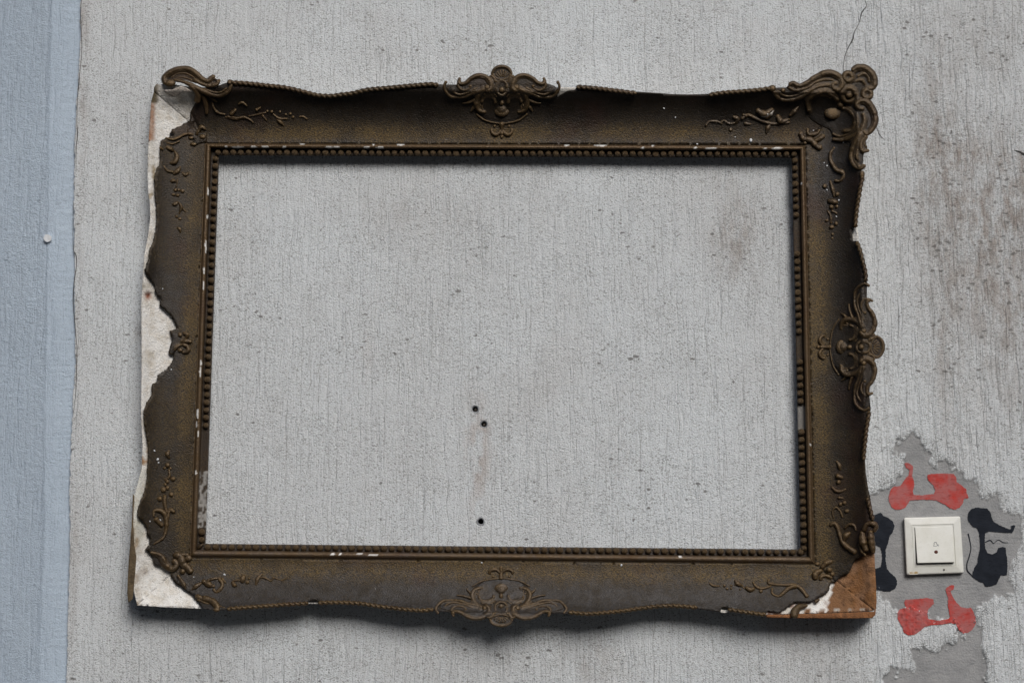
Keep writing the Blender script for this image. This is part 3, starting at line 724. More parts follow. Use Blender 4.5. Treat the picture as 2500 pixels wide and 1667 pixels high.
def body_col(v):
    x, y = v[:, 0], v[:, 1]; n1 = fbm(x / 14, y / 22, 3, 3); n2 = fbm(x / 40, y / 40, 4, 3)
    c = np.empty((len(v), 3)); c[:] = (0.84, 0.83, 0.80)
    def put(m_, colr):
        m_ = np.clip(m_, 0, 1)[:, None]; c[:] = c * (1 - m_) + np.array(colr) * m_
    put(sstep(0.5, 0.7, n2) * 0.35, (0.42, 0.38, 0.30))
    put(((x < 381) & (y > 245) & (y < 345)) * sstep(382, 374, x) * (0.55 + 0.6 * n1), (0.36, 0.19, 0.11))   # pinkish wood strip, upper left
    put(((x < 400) & (y < 250)) * sstep(392, 382, x), (0.085, 0.065, 0.03))
    put(((y > 380) & (y < 485) & (x < 378)) * sstep(0.4, 0.6, n1) * 0.8, (0.33, 0.23, 0.09))
    put(((y > 1080) & (y < 1140) & (x < 366)) * sstep(0.4, 0.55, n1), (0.38, 0.23, 0.12))
    put(((y > 1150) & (y < 1330) & (x < 352)) * 0.4 * n1, (0.36, 0.38, 0.24))
    put(((y > 1285) & (x < 345)) * sstep(0.35, 0.6, n1) * 0.75 * sstep(346, 334, x), (0.30, 0.20, 0.10))
    put(np.exp(-((x - 353) / 10) ** 2 - ((y - 1395) / 9) ** 2) * 0.8, (0.36, 0.31, 0.28))
    put(np.exp(-((x - 361) / 7) ** 2 - ((y - 722) / 9) ** 2) * 1.3, (0.26, 0.075, 0.03))
    put(np.exp(-((x - 350) / 5) ** 2 - ((y - 702) / 6) ** 2) * 0.8, (0.12, 0.11, 0.07))
    put(((x > 380) & (y < 300) & (x < 520)) * 0.30 * sstep(300, 230, y), (0.30, 0.27, 0.23))
    wood = ((x > 2036 - 0.25 * (y - 1420)) & (y > 1340)) | ((y > 1484) & (x > 1960) & (n1 > 0.42))
    put(wood * (0.85 + 0.15 * n1), (0.27, 0.105, 0.015))
    put((wood & (y > 1420) & (x < 2090 - 0.2 * (1500 - y))) * 0.6, (0.165, 0.078, 0.028))
    put(wood * sstep(0.56, 0.75, fbm(x / 7, y / 12, 12, 3)) * 0.7, (0.09, 0.042, 0.016))
    put((wood & (y > 1487) & (y < 1491)) * sstep(0.45, 0.6, n1) * 0.9, (0.55, 0.54, 0.5))
    put(((x > 1860) & (x < 2036) & (y > 1466)) * sstep(0.60, 0.72, n1) * 0.8, (0.24, 0.11, 0.06))
    return c
def Dbody(x, y):
    q_ = np.stack([x, y], -1); ws = 0
    for i in range(4):
        a, b = R1[i], R1[(i + 1) % 4]; t = (b - a) / np.hypot(*(b - a)); ws = ws + np.exp(np.clip((q_ - a) @ np.array([t[1], -t[0]]), -300, 300) / 14.0)
    d = prof(14.0 * np.log(ws) - 4) - 0.0046
    n_ = 0.0016 * (fbm(x / 9, y / 9, 77, 3) - 0.5)
    hole = 0.007 * np.exp(-(((x - 361) / 6) ** 2 + ((y - 722) / 7) ** 2) ** 2)
    return d + n_ - hole
for k, poly in body.items():
    V, F, v = sheet(poly, Dbody, 7.0, skirt=lambda d: d * 0 + 0.014, bstep=5)
    b_ = mesh('carcass', V, F, M_gesso, frame, cols=body_col(v))
    if k == 'left': setp(b_, 'white broken gesso and bare wood along the left side')
    if k == 'bottom': setp(b_, 'white gesso at the lower corners and orange bare wood at lower right')
# split wood strips of the box at the lower corners
def strip(poly_a, d0, d1, colr, name='board_edge'):
    V, F, v = sheet(poly_a, lambda x, y: D(x, y) * 0 + d0 + 0.0006 * fbm(x / 5, y / 5, 3, 2), 5, skirt=lambda d: d * 0 + d1, bstep=6, jag=0.3)
    n1 = fbm(v[:, 0] / 4, v[:, 1] / 30, 8, 3)[:, None]
    return mesh(name, V, F, M_gesso, frame, cols=np.array(colr) * (0.45 + 1.1 * n1))
strip([(324, 1205), (328, 1209), (325, 1270), (328, 1330), (333, 1358), (330, 1400), (324, 1462), (313, 1471), (310.5, 1446), (314, 1369), (318, 1324), (323, 1254)], 0.046, 0.014, (0.12, 0.085, 0.045))
strip([(2134, 1492), (2139, 1440), (2140, 1470), (2137, 1500), (2129.5, 1508), (2048, 1509.5), (1946, 1508), (1871, 1507), (1870, 1500), (1960, 1498), (2060, 1495)], 0.045, 0.012, (0.26, 0.11, 0.04))

# --- bead bed and fillet: lofts between nested quads
def lerpq(a, b, t): return a * (1 - t) + b * t
WH = [('top', x, y, l) for x, y, l in [(552, 359, 4), (578, 360, 16), (620, 359, 8), (648, 359, 9), (694, 360, 5), (738, 351, 6), (804, 360, 10), (822, 359, 8), (895, 360, 8), (928, 361, 10), (978, 353, 9), (912, 353, 3),
      (1384, 354.5, 6), (1466, 355, 14), (1569, 362, 4), (1594, 355.5, 4), (1697, 362, 4), (1735, 363, 14), (1896, 363, 12), (1868, 363, 4)]] + \
     [('left', x, y, l) for x, y, l in [(508, 468, 10), (507, 529, 5), (502.5, 603, 16), (498, 660, 8), (497, 697, 10), (491, 885, 7), (489, 908, 12), (482, 1010, 14), (480, 1035, 8), (484, 1058, 7), (478, 1154, 5)]] + \
     [('bottom', x, y, l) for x, y, l in [(812, 1352, 5), (831, 1352, 3), (878, 1351, 7), (911, 1354, 10), (1660, 1358, 4)]] + [('right', 1956, 448, 3), ('right', 1978, 1086, 3)]
names = ['top', 'right', 'bottom', 'left']
for i, k in enumerate(names):
    j = (i + 1) % 4
    ring = [(SI, 0.004), (SI, 0.0155), (lerpq(SI, R0, .06), 0.0164), (lerpq(SI, R0, .25), 0.0161), (lerpq(SI, R0, .42), 0.0160), (lerpq(SI, R0, .6), 0.0160), (lerpq(SI, R0, .76), 0.0160), (lerpq(SI, R0, .92), 0.0161), (R0, 0.0188)]
    for a in np.linspace(0, math.pi, 10)[1:-1]:
        ring.append((lerpq(R0, R1, 0.5 - 0.5 * math.cos(a)), 0.0208 + 0.0060 * math.sin(a)))
    ring.append((R1, 0.0238)); ring.append((lerpq(R0, R1, 1.12), 0.0195))
    for name, rg, m_ in (('bead_bed', ring[:9], M_bed), ('fillet', ring[8:], M_ridge)):
        L = np.hypot(*(R1[j] - R1[i])); n = int(L / 2.6); ts = np.linspace(0, 1, n)
        px = []; dd = []
        for q, d in rg:
            px.append(q[i][None] * (1 - ts[:, None]) + q[j][None] * ts[:, None]); dd.append(np.full(n, d))
        px = np.array(px); dd = np.array(dd) + 0.0003 * (fbm(ts * 60, ts * 0, i, 2)[None] - 0.5)
        V = P(px[..., 0], px[..., 1], dd).reshape(-1, 3)
        F = gridquads(len(rg), n)
        if np.cross(V[F[len(F) // 2][1]] - V[F[len(F) // 2][0]], V[F[len(F) // 2][2]] - V[F[len(F) // 2][0]])[1] > 0: F = F[:, ::-1]
        v = px.reshape(-1, 2); wh = np.zeros(len(v))
        if name == 'fillet':
            for kk, x, y, l in WH:
                if kk != k: continue
                dx, dy = (l, 2.4) if k in ('top', 'bottom') else (2.2, l)
                q = ((v[:, 0] - x) / dx) ** 2 + ((v[:, 1] - y) / dy) ** 2 + 0.9 * (vn(v[:, 0] / 2.5, v[:, 1] / 2.5, 4) - 0.5)
                wh = np.maximum(wh, sstep(1.15, 0.85, q))
        else:
            wh = np.maximum(wh, 0.40 * ((v[:, 0] < 520) & (v[:, 1] > 1150) & (v[:, 1] < 1288)) * sstep(0.35, 0.6, fbm(v[:, 0] / 5, v[:, 1] / 9, 2, 3)))
            wh = np.maximum(wh, 0.22 * ((v[:, 0] > 1930) & (v[:, 1] > 992) & (v[:, 1] < 1048)))
        mesh(name, V, F, m_, rails[k], attrs=dict(gold=np.full(len(v), 0.55), dust=np.full(len(v), 0.3 + 0.5 * (k == 'bottom')), white=wh))

# --- beads
bm_v = []; bm_f = []; seg, rg_ = 10, 6
for a in range(rg_ + 1):
    t = math.pi * a / rg_ * 0.5 * 1.25 - 0.25 * math.pi * 0.5 * 1.0
    t = -0.5 + (math.pi / 2 + 0.5) * a / rg_
    for b in range(seg):
        u = 2 * math.pi * b / seg; bm_v.append((math.cos(t) * math.cos(u), -math.sin(t), math.cos(t) * math.sin(u)))
for a in range(rg_):
    for b in range(seg): bm_f.append([a * seg + b, a * seg + (b + 1) % seg, (a + 1) * seg + (b + 1) % seg, (a + 1) * seg + b])
bead_me = []
if signed(np.array(bm_v), bm_f) < 0: bm_f = [f[::-1] for f in bm_f]
for k in range(4):
    me = bpy.data.meshes.new('bead'); jj = [tuple(c * random.uniform(0.93, 1.07) for c in p) for p in bm_v]
    me.from_pydata(jj, [], bm_f); me.polygons.foreach_set('use_smooth', [True] * len(me.polygons)); me.materials.append(M_bead)
    for nm, val in (('gold', 0.75 - 0.1 * k), ('dust', 0.35), ('white', 0.0)):
        at = me.attributes.new(nm, 'FLOAT', 'POINT'); at.data.foreach_set('value', np.full(len(bm_v), val, np.float32))
    bead_me.append(me)
BL = {'top': ((532, 372.5), (1938, 376.5)), 'right': ((1940.5, 393), (1963, 1338)), 'bottom': ((507, 1335), (1955, 1348)), 'left': ((526, 388), (492, 1317))}
gaps = {'right': [(533, 606), (820, 874), (990, 1049)], 'left': [(1040, 1288)], 'top': [], 'bottom': []}
for k in names:
    a, b = np.array(BL[k][0]), np.array(BL[k][1]); L = np.hypot(*(b - a)); n = int(round(L / (18.75 if k in ('top', 'left', 'right') else 19.5)))
    for i in range(n + 1):
        p = a + (b - a) * i / n; c = p[0] if k in ('top', 'bottom') else p[1]
        if any(g0 <= c <= g1 for g0, g1 in gaps[k]): continue
        if k == 'right' and 375 < i * 0 + c < 0: continue
        o = bpy.data.objects.new('bead', random.choice(bead_me)); col.objects.link(o)
        o.location = tuple(float(q) for q in P(p[0] + random.uniform(-.4, .4), p[1] + random.uniform(-.4, .4), 0.0190))
        s_ = 7.9 * MPP * random.uniform(0.88, 1.06); o.scale = (s_, s_ * (random.uniform(.8, 1.05) if random.random() > .06 else 0.45), s_); o.rotation_euler = (0, random.uniform(0, 6), 0)
        attach(o, rails[k])
# corner leaves of the bead row
for (x, y, a) in ((1958, 1345, 0.75), (489, 1333, -0.75)):
    m_ = MB(); m_.tube([(x - 8 * math.cos(a), y - 8 * math.sin(a), 3), (x, y, 5), (x + 9 * math.cos(a), y + 9 * math.sin(a), 2)], dfun=lambda X_, Y_: X_ * 0 + 0.0180)
    m_.build('corner_leaf', M_orn, frame)

def orn_attrs(o, gold=0.45, dust=0.35):
    gold = 0.45 + 0.6 * gold
    me = o.data
    for nm, val in (('gold', gold), ('dust', dust), ('white', 0.0)):
        at = me.attributes.new(nm, 'FLOAT', 'POINT'); at.data.foreach_set('value', (np.full(len(me.vertices), val) * (GG[o.name] if nm == 'gold' else 1)).astype(np.float32))
    return o

# --- twisted rope edging
outer = {'top': [(557, 201), (602, 204), (649, 209), (691, 213.6), (723, 220), (751, 227), (776, 233), (808, 234.5), (836, 231), (861, 228), (897.5, 219.5), (946, 215), (1000, 210), (1050, 206), (1068, 208)],
         'top2': [(1409, 212.5), (1450, 215.5), (1500, 221.5), (1552, 228)], 'top3': [(1733, 232), (1767, 227), (1814, 223.5), (1860.5, 219), (1884, 215)],
         'right': [(2106, 432), (2101, 457), (2096, 486), (2092, 510), (2089, 540), (2089, 553)], 'right2': [(2092, 592), (2098, 606), (2104, 627), (2109, 649), (2113, 666), (2114, 685)],
         'right3': [(2122, 1005), (2118, 1032), (2115, 1050), (2113, 1069), (2110, 1098), (2108, 1121)], 'right4': [(2118, 1217), (2123, 1237), (2128, 1257), (2131, 1268)],
         'bottom': [(556, 1486), (610, 1481.5), (678, 1476.5), (700, 1475), (750, 1472.5)], 'bottom2': [(779, 1471), (819, 1470), (853, 1471), (887, 1473.5), (921, 1479), (955, 1483), (989, 1487), (1031, 1489.5), (1056, 1487)],
         'bottom3': [(1390, 1494), (1431, 1497.5), (1465, 1496), (1499, 1493), (1533, 1489), (1567, 1484), (1601, 1480), (1635, 1478), (1669, 1479.5), (1700, 1482.5)], 'bottom4': [(1779, 1487), (1820, 1493.5), (1868, 1500)]}
for k, pl in outer.items():
    m_ = MB(); m_.tube([(x, y, 5.0) for x, y in pl], lift=0.35, sides=12, step=1.6, twist=13.0)
    orn_attrs(m_.build('rope_edging', M_orn, rails[k.rstrip('0123456789')]), 0.35 if k[0] in 'tr' else 0.6, 0.2)

# --- ornament data, traced in zoom windows (origin x, origin y, zoom)
def strokes(m_, key, data, mapf=None, rs=1.0, mirror=None):
    for it in data:
        kind, dat = it[0], it[1]
        variants = [1, -1] if (mirror and len(it) > 2 and it[2]) else [1]
        for sg in variants:
            def tr(x, y):
                if sg < 0: x = 2 * mirror - x
                return (x / key[2] + key[0], y / key[2] + key[1]) if mapf is None else mapf(x, y)
            if kind == 't':
                pts = [(*tr(x, y), r / key[2] * rs) for x, y, r in dat]; m_.tube(pts)
            elif kind == 'b':
                x, y, r = dat[:3]; ry = dat[3] if len(dat) > 3 else r
                X_, Y_ = tr(x, y); a, b = r / key[2] * rs, ry / key[2] * rs
                if mapf is not None and mapf is map_right: a, b = b, a
                m_.blob(X_, Y_, a, b)
            elif kind == 'r':
                x, y, RR, r = dat
                pts = [(*tr(x + RR * math.cos(q), y + RR * math.sin(q)), r / key[2] * rs) for q in np.linspace(0, 2 * math.pi, 13)]
                m_.tube(pts)
            elif kind == 'p':
                m_.plate([tr(x, y) for x, y in dat], 0.32 * (it[3] if len(it) > 3 else 5), it[4] if len(it) > 4 else 9); m_.base = 0.25 * (it[3] if len(it) > 3 else 5)

def T(pts, r0, r1=None, r2=None):
    """taper: r0 start, r1 middle, r2 end"""
    r1 = r0 if r1 is None else r1; r2 = r1 if r2 is None else r2; n = len(pts) - 1
    return ('t', [(x, y, (r0 * (1 - 2 * i / n) + r1 * 2 * i / n) if i <= n / 2 else (r1 * (2 - 2 * i / n) + r2 * (2 * i / n - 1))) for i, (x, y) in enumerate(pts)])
def Tm(*a): return (*T(*a), True)

KB = (1040, 1350, 6.19); AX = 1135
crest = [
    ('p', [(200, 830), (260, 740), (420, 715), (600, 740), (690, 690), (690, 560), (780, 480), (900, 420), (1135, 385), (1370, 420), (1490, 480), (1580, 560), (1580, 690), (1670, 740), (1850, 690), (2010, 740), (2070, 830), (1880, 890),
           (1760, 910), (1560, 980), (1400, 960), (1310, 1000), (1260, 1070), (1135, 1100), (1010, 1070), (960, 1000), (870, 960), (700, 970), (560, 920), (440, 890)], False, 5, 14),
    Tm([(185, 905), (150, 850), (180, 785), (260, 722), (370, 712), (500, 718), (620, 760), (730, 785), (830, 812)], 16, 17, 22),
    Tm([(285, 815), (320, 775), (410, 745), (520, 762), (640, 800), (720, 830)], 11, 13, 12),
    Tm([(390, 890), (390, 850), (440, 808), (520, 800), (600, 830)], 14, 13, 10),
    Tm([(420, 950), (395, 900), (450, 880), (530, 898), (600, 945), (700, 980), (800, 985), (890, 955), (945, 890), (945, 825), (900, 795)], 15, 22, 26),
    ('b', (884, 835, 40), True), ('b', (600, 850, 24), True), ('b', (410, 905, 26), True),
    Tm([(820, 815), (745, 755), (705, 680), (702, 610), (740, 555), (800, 532), (855, 525)], 22, 28, 14),
    Tm([(700, 690), (620, 660), (540, 640), (470, 635)], 18, 14, 8), Tm([(680, 600), (640, 570), (610, 530)], 18, 14, 6), Tm([(760, 600), (790, 640), (800, 560)], 12, 12, 8),
    Tm([(795, 650), (820, 700), (880, 727), (960, 720), (1010, 690), (1028, 640)], 14, 20, 16),
    Tm([(830, 745), (920, 772), (1000, 755), (1050, 715)], 9, 11, 8),
    Tm([(700, 500), (830, 428), (980, 395), (1130, 378)], 9, 10, 9),
    ('b', (AX, 535, 98, 74)), ('b', (AX, 650, 34, 44)), ('r', (AX, 830, 92, 15)), ('b', (AX, 805, 42)),
    Tm([(1050, 900), (1010, 940), (985, 1000)], 12, 13, 12),
    ('t', [(965, 1000, 14), (1000, 1055, 16), (1065, 1088, 17), (1135, 1097, 18), (1205, 1088, 17), (1270, 1055, 16), (1305, 1000, 14)]),
    ('t', [(1000, 980, 9), (1050, 945, 11), (1135, 928, 12), (1220, 945, 11), (1270, 980, 9)]),
    Tm([(1120, 965), (1085, 1000), (1062, 1030)], 7, 11, 9), Tm([(1130, 970), (1115, 1010), (1105, 1050)], 7, 11, 9), Tm([(1095, 960), (1050, 985), (1030, 1010)], 7, 10, 8),
    Tm([(1250, 900), (1262, 940), (1300, 975), (1345, 960)], 14, 18, 14)]
flr = [Tm([(962, 310), (965, 275), (1000, 250), (1050, 245), (1100, 275), (1125, 300)], 16, 22, 16), ('b', (1012, 350, 20), True), ('b', (1135, 225, 26, 38)), T([(AX, 250), (AX, 300), (AX, 385)], 24, 20, 30)]
def map_top(x, y):
    u = (x - AX) / 6.19; v = (y - 105) / 6.19      # v: outward from fillet
    return 1225 + u * 0.885, 355.5 - v * 1.205
def map_right(x, y):
    u = (x - AX) / 6.19; v = (y - 105) / 6.19
    return 1976.5 + v * 1.125, 847 + u * 0.97
m_ = MB(); strokes(m_, KB, crest, None, 1.0, AX); orn_attrs(m_.build('crest_ornament', M_orn, rails['bottom']), 0.5, 0.9)['label'] = 'carved shell and scroll crest on the lower rail, dusty'
m_ = MB(); strokes(m_, KB, flr, None, 1, AX); orn_attrs(m_.build('fleuron', M_orn, rails['bottom']), 0.7, 0.5)
m_ = MB(); strokes(m_, KB, crest, map_top, 1.06, AX); orn_attrs(m_.build('crest_ornament', M_orn, rails['top']), 0.35, 0.2)['label'] = 'dark carved shell and scroll crest on the upper rail'
m_ = MB(); strokes(m_, KB, flr, map_top, 1.05, AX); orn_attrs(m_.build('fleuron', M_orn, rails['top']), 0.5, 0.2)
m_ = MB(); strokes(m_, KB, crest, map_right, 1.03, AX); orn_attrs(m_.build('crest_ornament', M_orn, rails['right']), 0.4, 0.3)['label'] = 'carved shell and scroll crest standing out from the right rail'
m_ = MB(); strokes(m_, KB, flr, map_right, 1.0, AX); orn_attrs(m_.build('fleuron', M_orn, rails['right']), 0.6, 0.3)

# upper right corner
K = (1650, 140, 4.276); m_ = MB()
strokes(m_, K, [
    ('p', [(990, 330), (1100, 350), (1180, 290), (1230, 270), (1300, 300), (1400, 250), (1480, 190), (1560, 165), (1660, 165), (1730, 200), (1790, 160), (1850, 160), (1900, 115), (1960, 110), (2030, 150), (2070, 220), (2075, 270), (2045, 330), (2050, 390), (2010, 440),
           (2055, 530), (2080, 640), (2060, 730), (1995, 820), (1985, 900), (2000, 960), (1960, 1020), (1950, 1120), (1900, 1150), (1840, 1090), (1850, 960), (1790, 870), (1650, 830), (1600, 760), (1480, 700), (1390, 620), (1390, 480), (1280, 440), (1120, 430), (1030, 380)], False, 5, 12),
    T([(1185, 285), (1225, 268), (1290, 297), (1380, 260), (1470, 200), (1560, 165), (1650, 170), (1722, 220), (1738, 290), (1700, 338), (1650, 325), (1638, 285), (1675, 268)], 16, 24, 14),
    T([(1180, 315), (1250, 345), (1370, 318), (1450, 265), (1550, 232), (1640, 240)], 12, 15, 10), T([(1220, 300), (1300, 330), (1400, 300), (1500, 220), (1600, 200)], 9, 10, 8),
    T([(1010, 350), (1090, 432), (1200, 442), (1300, 412), (1400, 350), (1500, 302), (1600, 290)], 14, 20, 16), T([(1060, 350), (1130, 400), (1220, 405), (1330, 370)], 8, 10, 8),
    ('b', (1010, 325, 34)), ('b', (1120, 345, 24)),
    T([(1390, 560), (1375, 470), (1410, 410), (1480, 370), (1560, 352), (1640, 395), (1690, 445)], 16, 22, 16), T([(1490, 400), (1560, 390), (1620, 420)], 10, 14, 10),
    ('r', (1800, 205, 42, 20)), T([(1845, 135), (1900, 102), (1980, 112), (2050, 172), (2080, 245), (2062, 315), (2015, 330)], 22, 27, 20),
    T([(1900, 200), (1960, 170), (2010, 200), (2020, 260)], 12, 16, 12), T([(1880, 250), (1940, 240), (1980, 290)], 10, 14, 10),
    ('r', (1810, 390, 70, 19)), ('b', (1810, 390, 36)), ('r', (2000, 385, 42, 19)), ('b', (1725, 490, 36)),
    ('b', (1640, 575, 86, 70)), T([(1740, 530), (1800, 545), (1862, 605), (1880, 680), (1842, 758), (1755, 772)], 14, 20, 14),
    T([(1955, 535), (1918, 532), (1890, 490), (1930, 455), (2000, 465), (2060, 545), (2086, 645), (2062, 732), (2000, 800), (1960, 775)], 14, 25, 16),
    T([(1955, 590), (1972, 660), (1935, 760), (1865, 820), (1745, 862), (1640, 855)], 14, 20, 12), T([(1640, 800), (1720, 825), (1820, 790), (1890, 720)], 8, 10, 8),
    T([(1930, 800), (1860, 930), (1832, 1040), (1865, 1125), (1925, 1158), (1972, 1130)], 24, 22, 15),
    T([(1985, 820), (1935, 900), (1950, 975), (2012, 975)], 14, 18, 12), T([(2000, 830), (1965, 890), (1990, 940)], 8, 10, 8), T([(1900, 960), (1890, 1040), (1920, 1090)], 10, 12, 8),
    ('b', (1945, 1225, 26, 40))], mirror=None)
orn_attrs(m_.build('corner_ornament', M_orn, frame), 0.33, 0.35)['label'] = 'whole carved scroll ornament on the upper right corner'
m_ = MB(); strokes(m_, K, [T([(1300, 790), (1335, 850), (1410, 865), (1475, 930), (1515, 945)], 18, 24, 20), T([(1375, 750), (1390, 805), (1470, 795), (1500, 760)], 12, 16, 10), T([(1440, 880), (1500, 850), (1545, 820)], 16, 22, 18), ('b', (1350, 890, 22))])
orn_attrs(m_.build('fleuron', M_orn, frame), 0.5, 0.6)
m_ = MB(); strokes(m_, K, [T([(312, 715), (350, 672), (430, 672), (485, 695)], 9, 12, 7), T([(465, 690), (500, 662), (560, 692), (640, 682)], 8, 12, 8), T([(600, 620), (645, 645), (620, 685)], 12, 18, 8), T([(690, 640), (750, 602), (820, 630), (900, 665), (1000, 692), (1090, 692), (1190, 680)], 14, 14, 8),
    T([(850, 552), (930, 590), (1010, 540)], 20, 26, 16), T([(940, 630), (985, 590), (1020, 560)], 18, 22, 10), T([(1060, 610), (1105, 670), (1185, 645)], 18, 22, 8), T([(1190, 610), (1240, 560), (1280, 515)], 10, 18, 6), ('b', (572, 755, 20)), T([(985, 700), (960, 740), (945, 795)], 10, 18, 8), T([(720, 690), (780, 700)], 14, 10, 8), T([(740, 610), (700, 600)], 18, 10)])
orn_attrs(m_.build('foliage_sprig', M_orn, rails['top']), 0.5, 0.9)

# upper left: what is left of the corner scroll
K = (300, 130, 5.8075); m_ = MB()
strokes(m_, K, [
    ('p', [(600, 400), (620, 310), (740, 240), (850, 225), (960, 245), (1060, 320), (1140, 385), (1230, 400), (1290, 350), (1350, 390), (1340, 440), (1240, 480), (1100, 440), (1000, 420), (860, 380), (760, 390), (700, 420)], False, 4, 14),
    T([(600, 430), (580, 350), (640, 285), (740, 235), (850, 215), (960, 235), (1050, 300), (1130, 370), (1205, 395), (1250, 355), (1290, 330)], 26, 28, 26),
    T([(690, 350), (770, 295), (880, 285), (980, 330), (1050, 385)], 10, 12, 12), T([(720, 380), (800, 345), (890, 350), (980, 380)], 8, 10, 8),
    ('b', (665, 425, 78, 52)), T([(1020, 380), (1110, 430), (1220, 462), (1330, 440), (1365, 385)], 20, 24, 20),
    T([(740, 385), (850, 405), (960, 450), (1060, 500), (1160, 545), (1280, 590), (1400, 590), (1500, 530), (1540, 440)], 16, 30, 20),
    T([(1150, 500), (1270, 550), (1380, 555), (1470, 500)], 12, 12, 8), T([(1180, 600), (1300, 625), (1420, 610), (1510, 560)], 8, 10, 6),
    T([(950, 450), (1030, 520), (1065, 600), (1050, 690)], 26, 42, 34), T([(1100, 560), (1150, 640), (1180, 740), (1190, 860)], 22, 30, 16), T([(1210, 600), (1290, 660), (1330, 690)], 12, 18, 8),
    ('b', (1520, 410, 40, 34)), ('b', (1600, 430, 34, 30)),
    T([(1260, 690), (1290, 780), (1350, 845), (1445, 870)], 10, 16, 8), T([(1640, 725), (1695, 700), (1760, 750)], 8, 14, 8), T([(1480, 900), (1620, 920), (1720, 910), (1810, 950), (1850, 990)], 10, 14, 8), T([(1530, 870), (1600, 800)], 24, 14)])
orn_attrs(m_.build('corner_ornament', M_orn, frame), 0.55, 0.2)['label'] = 'broken scroll remnant on the upper left corner'
# loose plaster flake under the scroll
V, F, v = sheet(cz(K, [(590, 520), (700, 520), (830, 460), (900, 490), (980, 545), (900, 560), (830, 560), (790, 600), (720, 625), (680, 610), (600, 560)]), lambda x, y: D(x, y) + 0.002 + 0.001 * vn(x / 6, y / 6, 3), 4, skirt=lambda d: d - 0.002, jag=0.3)
mesh('plaster_flake', V, F, M_gesso, frame, cols=np.tile((0.42, 0.38, 0.34), (len(v), 1)))
K = (500, 150, 4.704); m_ = MB()
strokes(m_, K, [T([(240, 640), (350, 662), (470, 652), (545, 695)], 8, 11, 7), T([(500, 632), (600, 612), (700, 588)], 6, 8, 7), ('b', (718, 572, 16)), ('b', (768, 578, 18)), T([(785, 605), (850, 655), (945, 660)], 7, 10, 7), ('b', (862, 580, 14)), T([(590, 560), (640, 530)], 14, 8),
    T([(825, 665), (870, 700), (910, 740)], 8, 18, 6), ('b', (982, 602, 16)), ('b', (1012, 640, 16)), ('b', (1100, 632, 12)), T([(1085, 640), (1130, 635), (1175, 665)], 7, 10, 8), ('b', (930, 610, 14)), T([(660, 620), (710, 680)], 12, 7)])
orn_attrs(m_.build('foliage_sprig', M_orn, rails['top']), 0.7, 0.3)
K = (380, 300, 5.6); m_ = MB()
strokes(m_, K, [('p', [(430, 90), (520, 70), (580, 140), (640, 130), (690, 145), (700, 200), (690, 265), (620, 285), (570, 305), (510, 320), (470, 300), (520, 250), (500, 215), (440, 200), (490, 165), (440, 130)], False, 6, 6),
    T([(140, 205), (220, 228), (300, 208), (380, 165), (450, 150), (510, 165)], 8, 15, 12), T([(150, 272), (230, 287), (330, 250)], 6, 9, 6), T([(60, 340), (100, 370)], 14, 18, 10), ('b', (480, 205, 34, 22)), ('b', (515, 292, 44, 24)), ('b', (640, 190, 44, 34)), T([(560, 160), (620, 60), (680, 90)], 14, 20, 12)])
orn_attrs(m_.build('fleuron', M_orn, frame), 0.95, 0.1)
m_ = MB()
strokes(m_, K, [T([(145, 330), (200, 355), (240, 385)], 14, 24, 14), T([(262, 390), (290, 465), (258, 535), (195, 550)], 12, 34, 14), T([(108, 590), (160, 655), (240, 672)], 9, 16, 12), T([(340, 600), (305, 650), (240, 700)], 10, 24, 14), T([(355, 675), (400, 712), (440, 690)], 8, 18, 16),
    T([(200, 805), (240, 790), (275, 805)], 8, 20, 12), T([(300, 780), (280, 880)], 8, 8), ('b', (268, 918, 26)), ('b', (312, 918, 22)), ('b', (362, 932, 34, 26)), ('b', (240, 980, 30, 22)), ('b', (300, 990, 30, 24)), T([(225, 1115), (265, 1110), (300, 1085)], 8, 22, 12),
    T([(315, 1085), (348, 1150), (322, 1245)], 8, 18, 8), T([(360, 1160), (410, 1220)], 14, 8), ('b', (285, 1280, 20)), ('b', (326, 1312, 26, 20)), T([(290, 1430), (325, 1450), (340, 1500)], 6, 18, 8)])
orn_attrs(m_.build('foliage_sprig', M_orn, rails['left']), 0.6, 0.4)
K = (300, 650, 3.92); m_ = MB()
strokes(m_, K, [('p', [(455, 610), (520, 640), (560, 700), (540, 760), (480, 840), (440, 825), (470, 700)], False, 4, 8), ('b', (545, 655, 22)), T([(580, 638), (615, 655), (600, 695)], 12, 16, 10), T([(570, 722), (610, 715), (652, 722)], 14, 18, 14), T([(570, 745), (620, 770), (618, 812), (570, 822)], 12, 18, 12),
    ('b', (545, 802, 26, 20)), T([(500, 790), (520, 765), (560, 750)], 10, 12, 8)])
orn_attrs(m_.build('fleuron', M_orn, rails['left']), 0.6, 0.5)
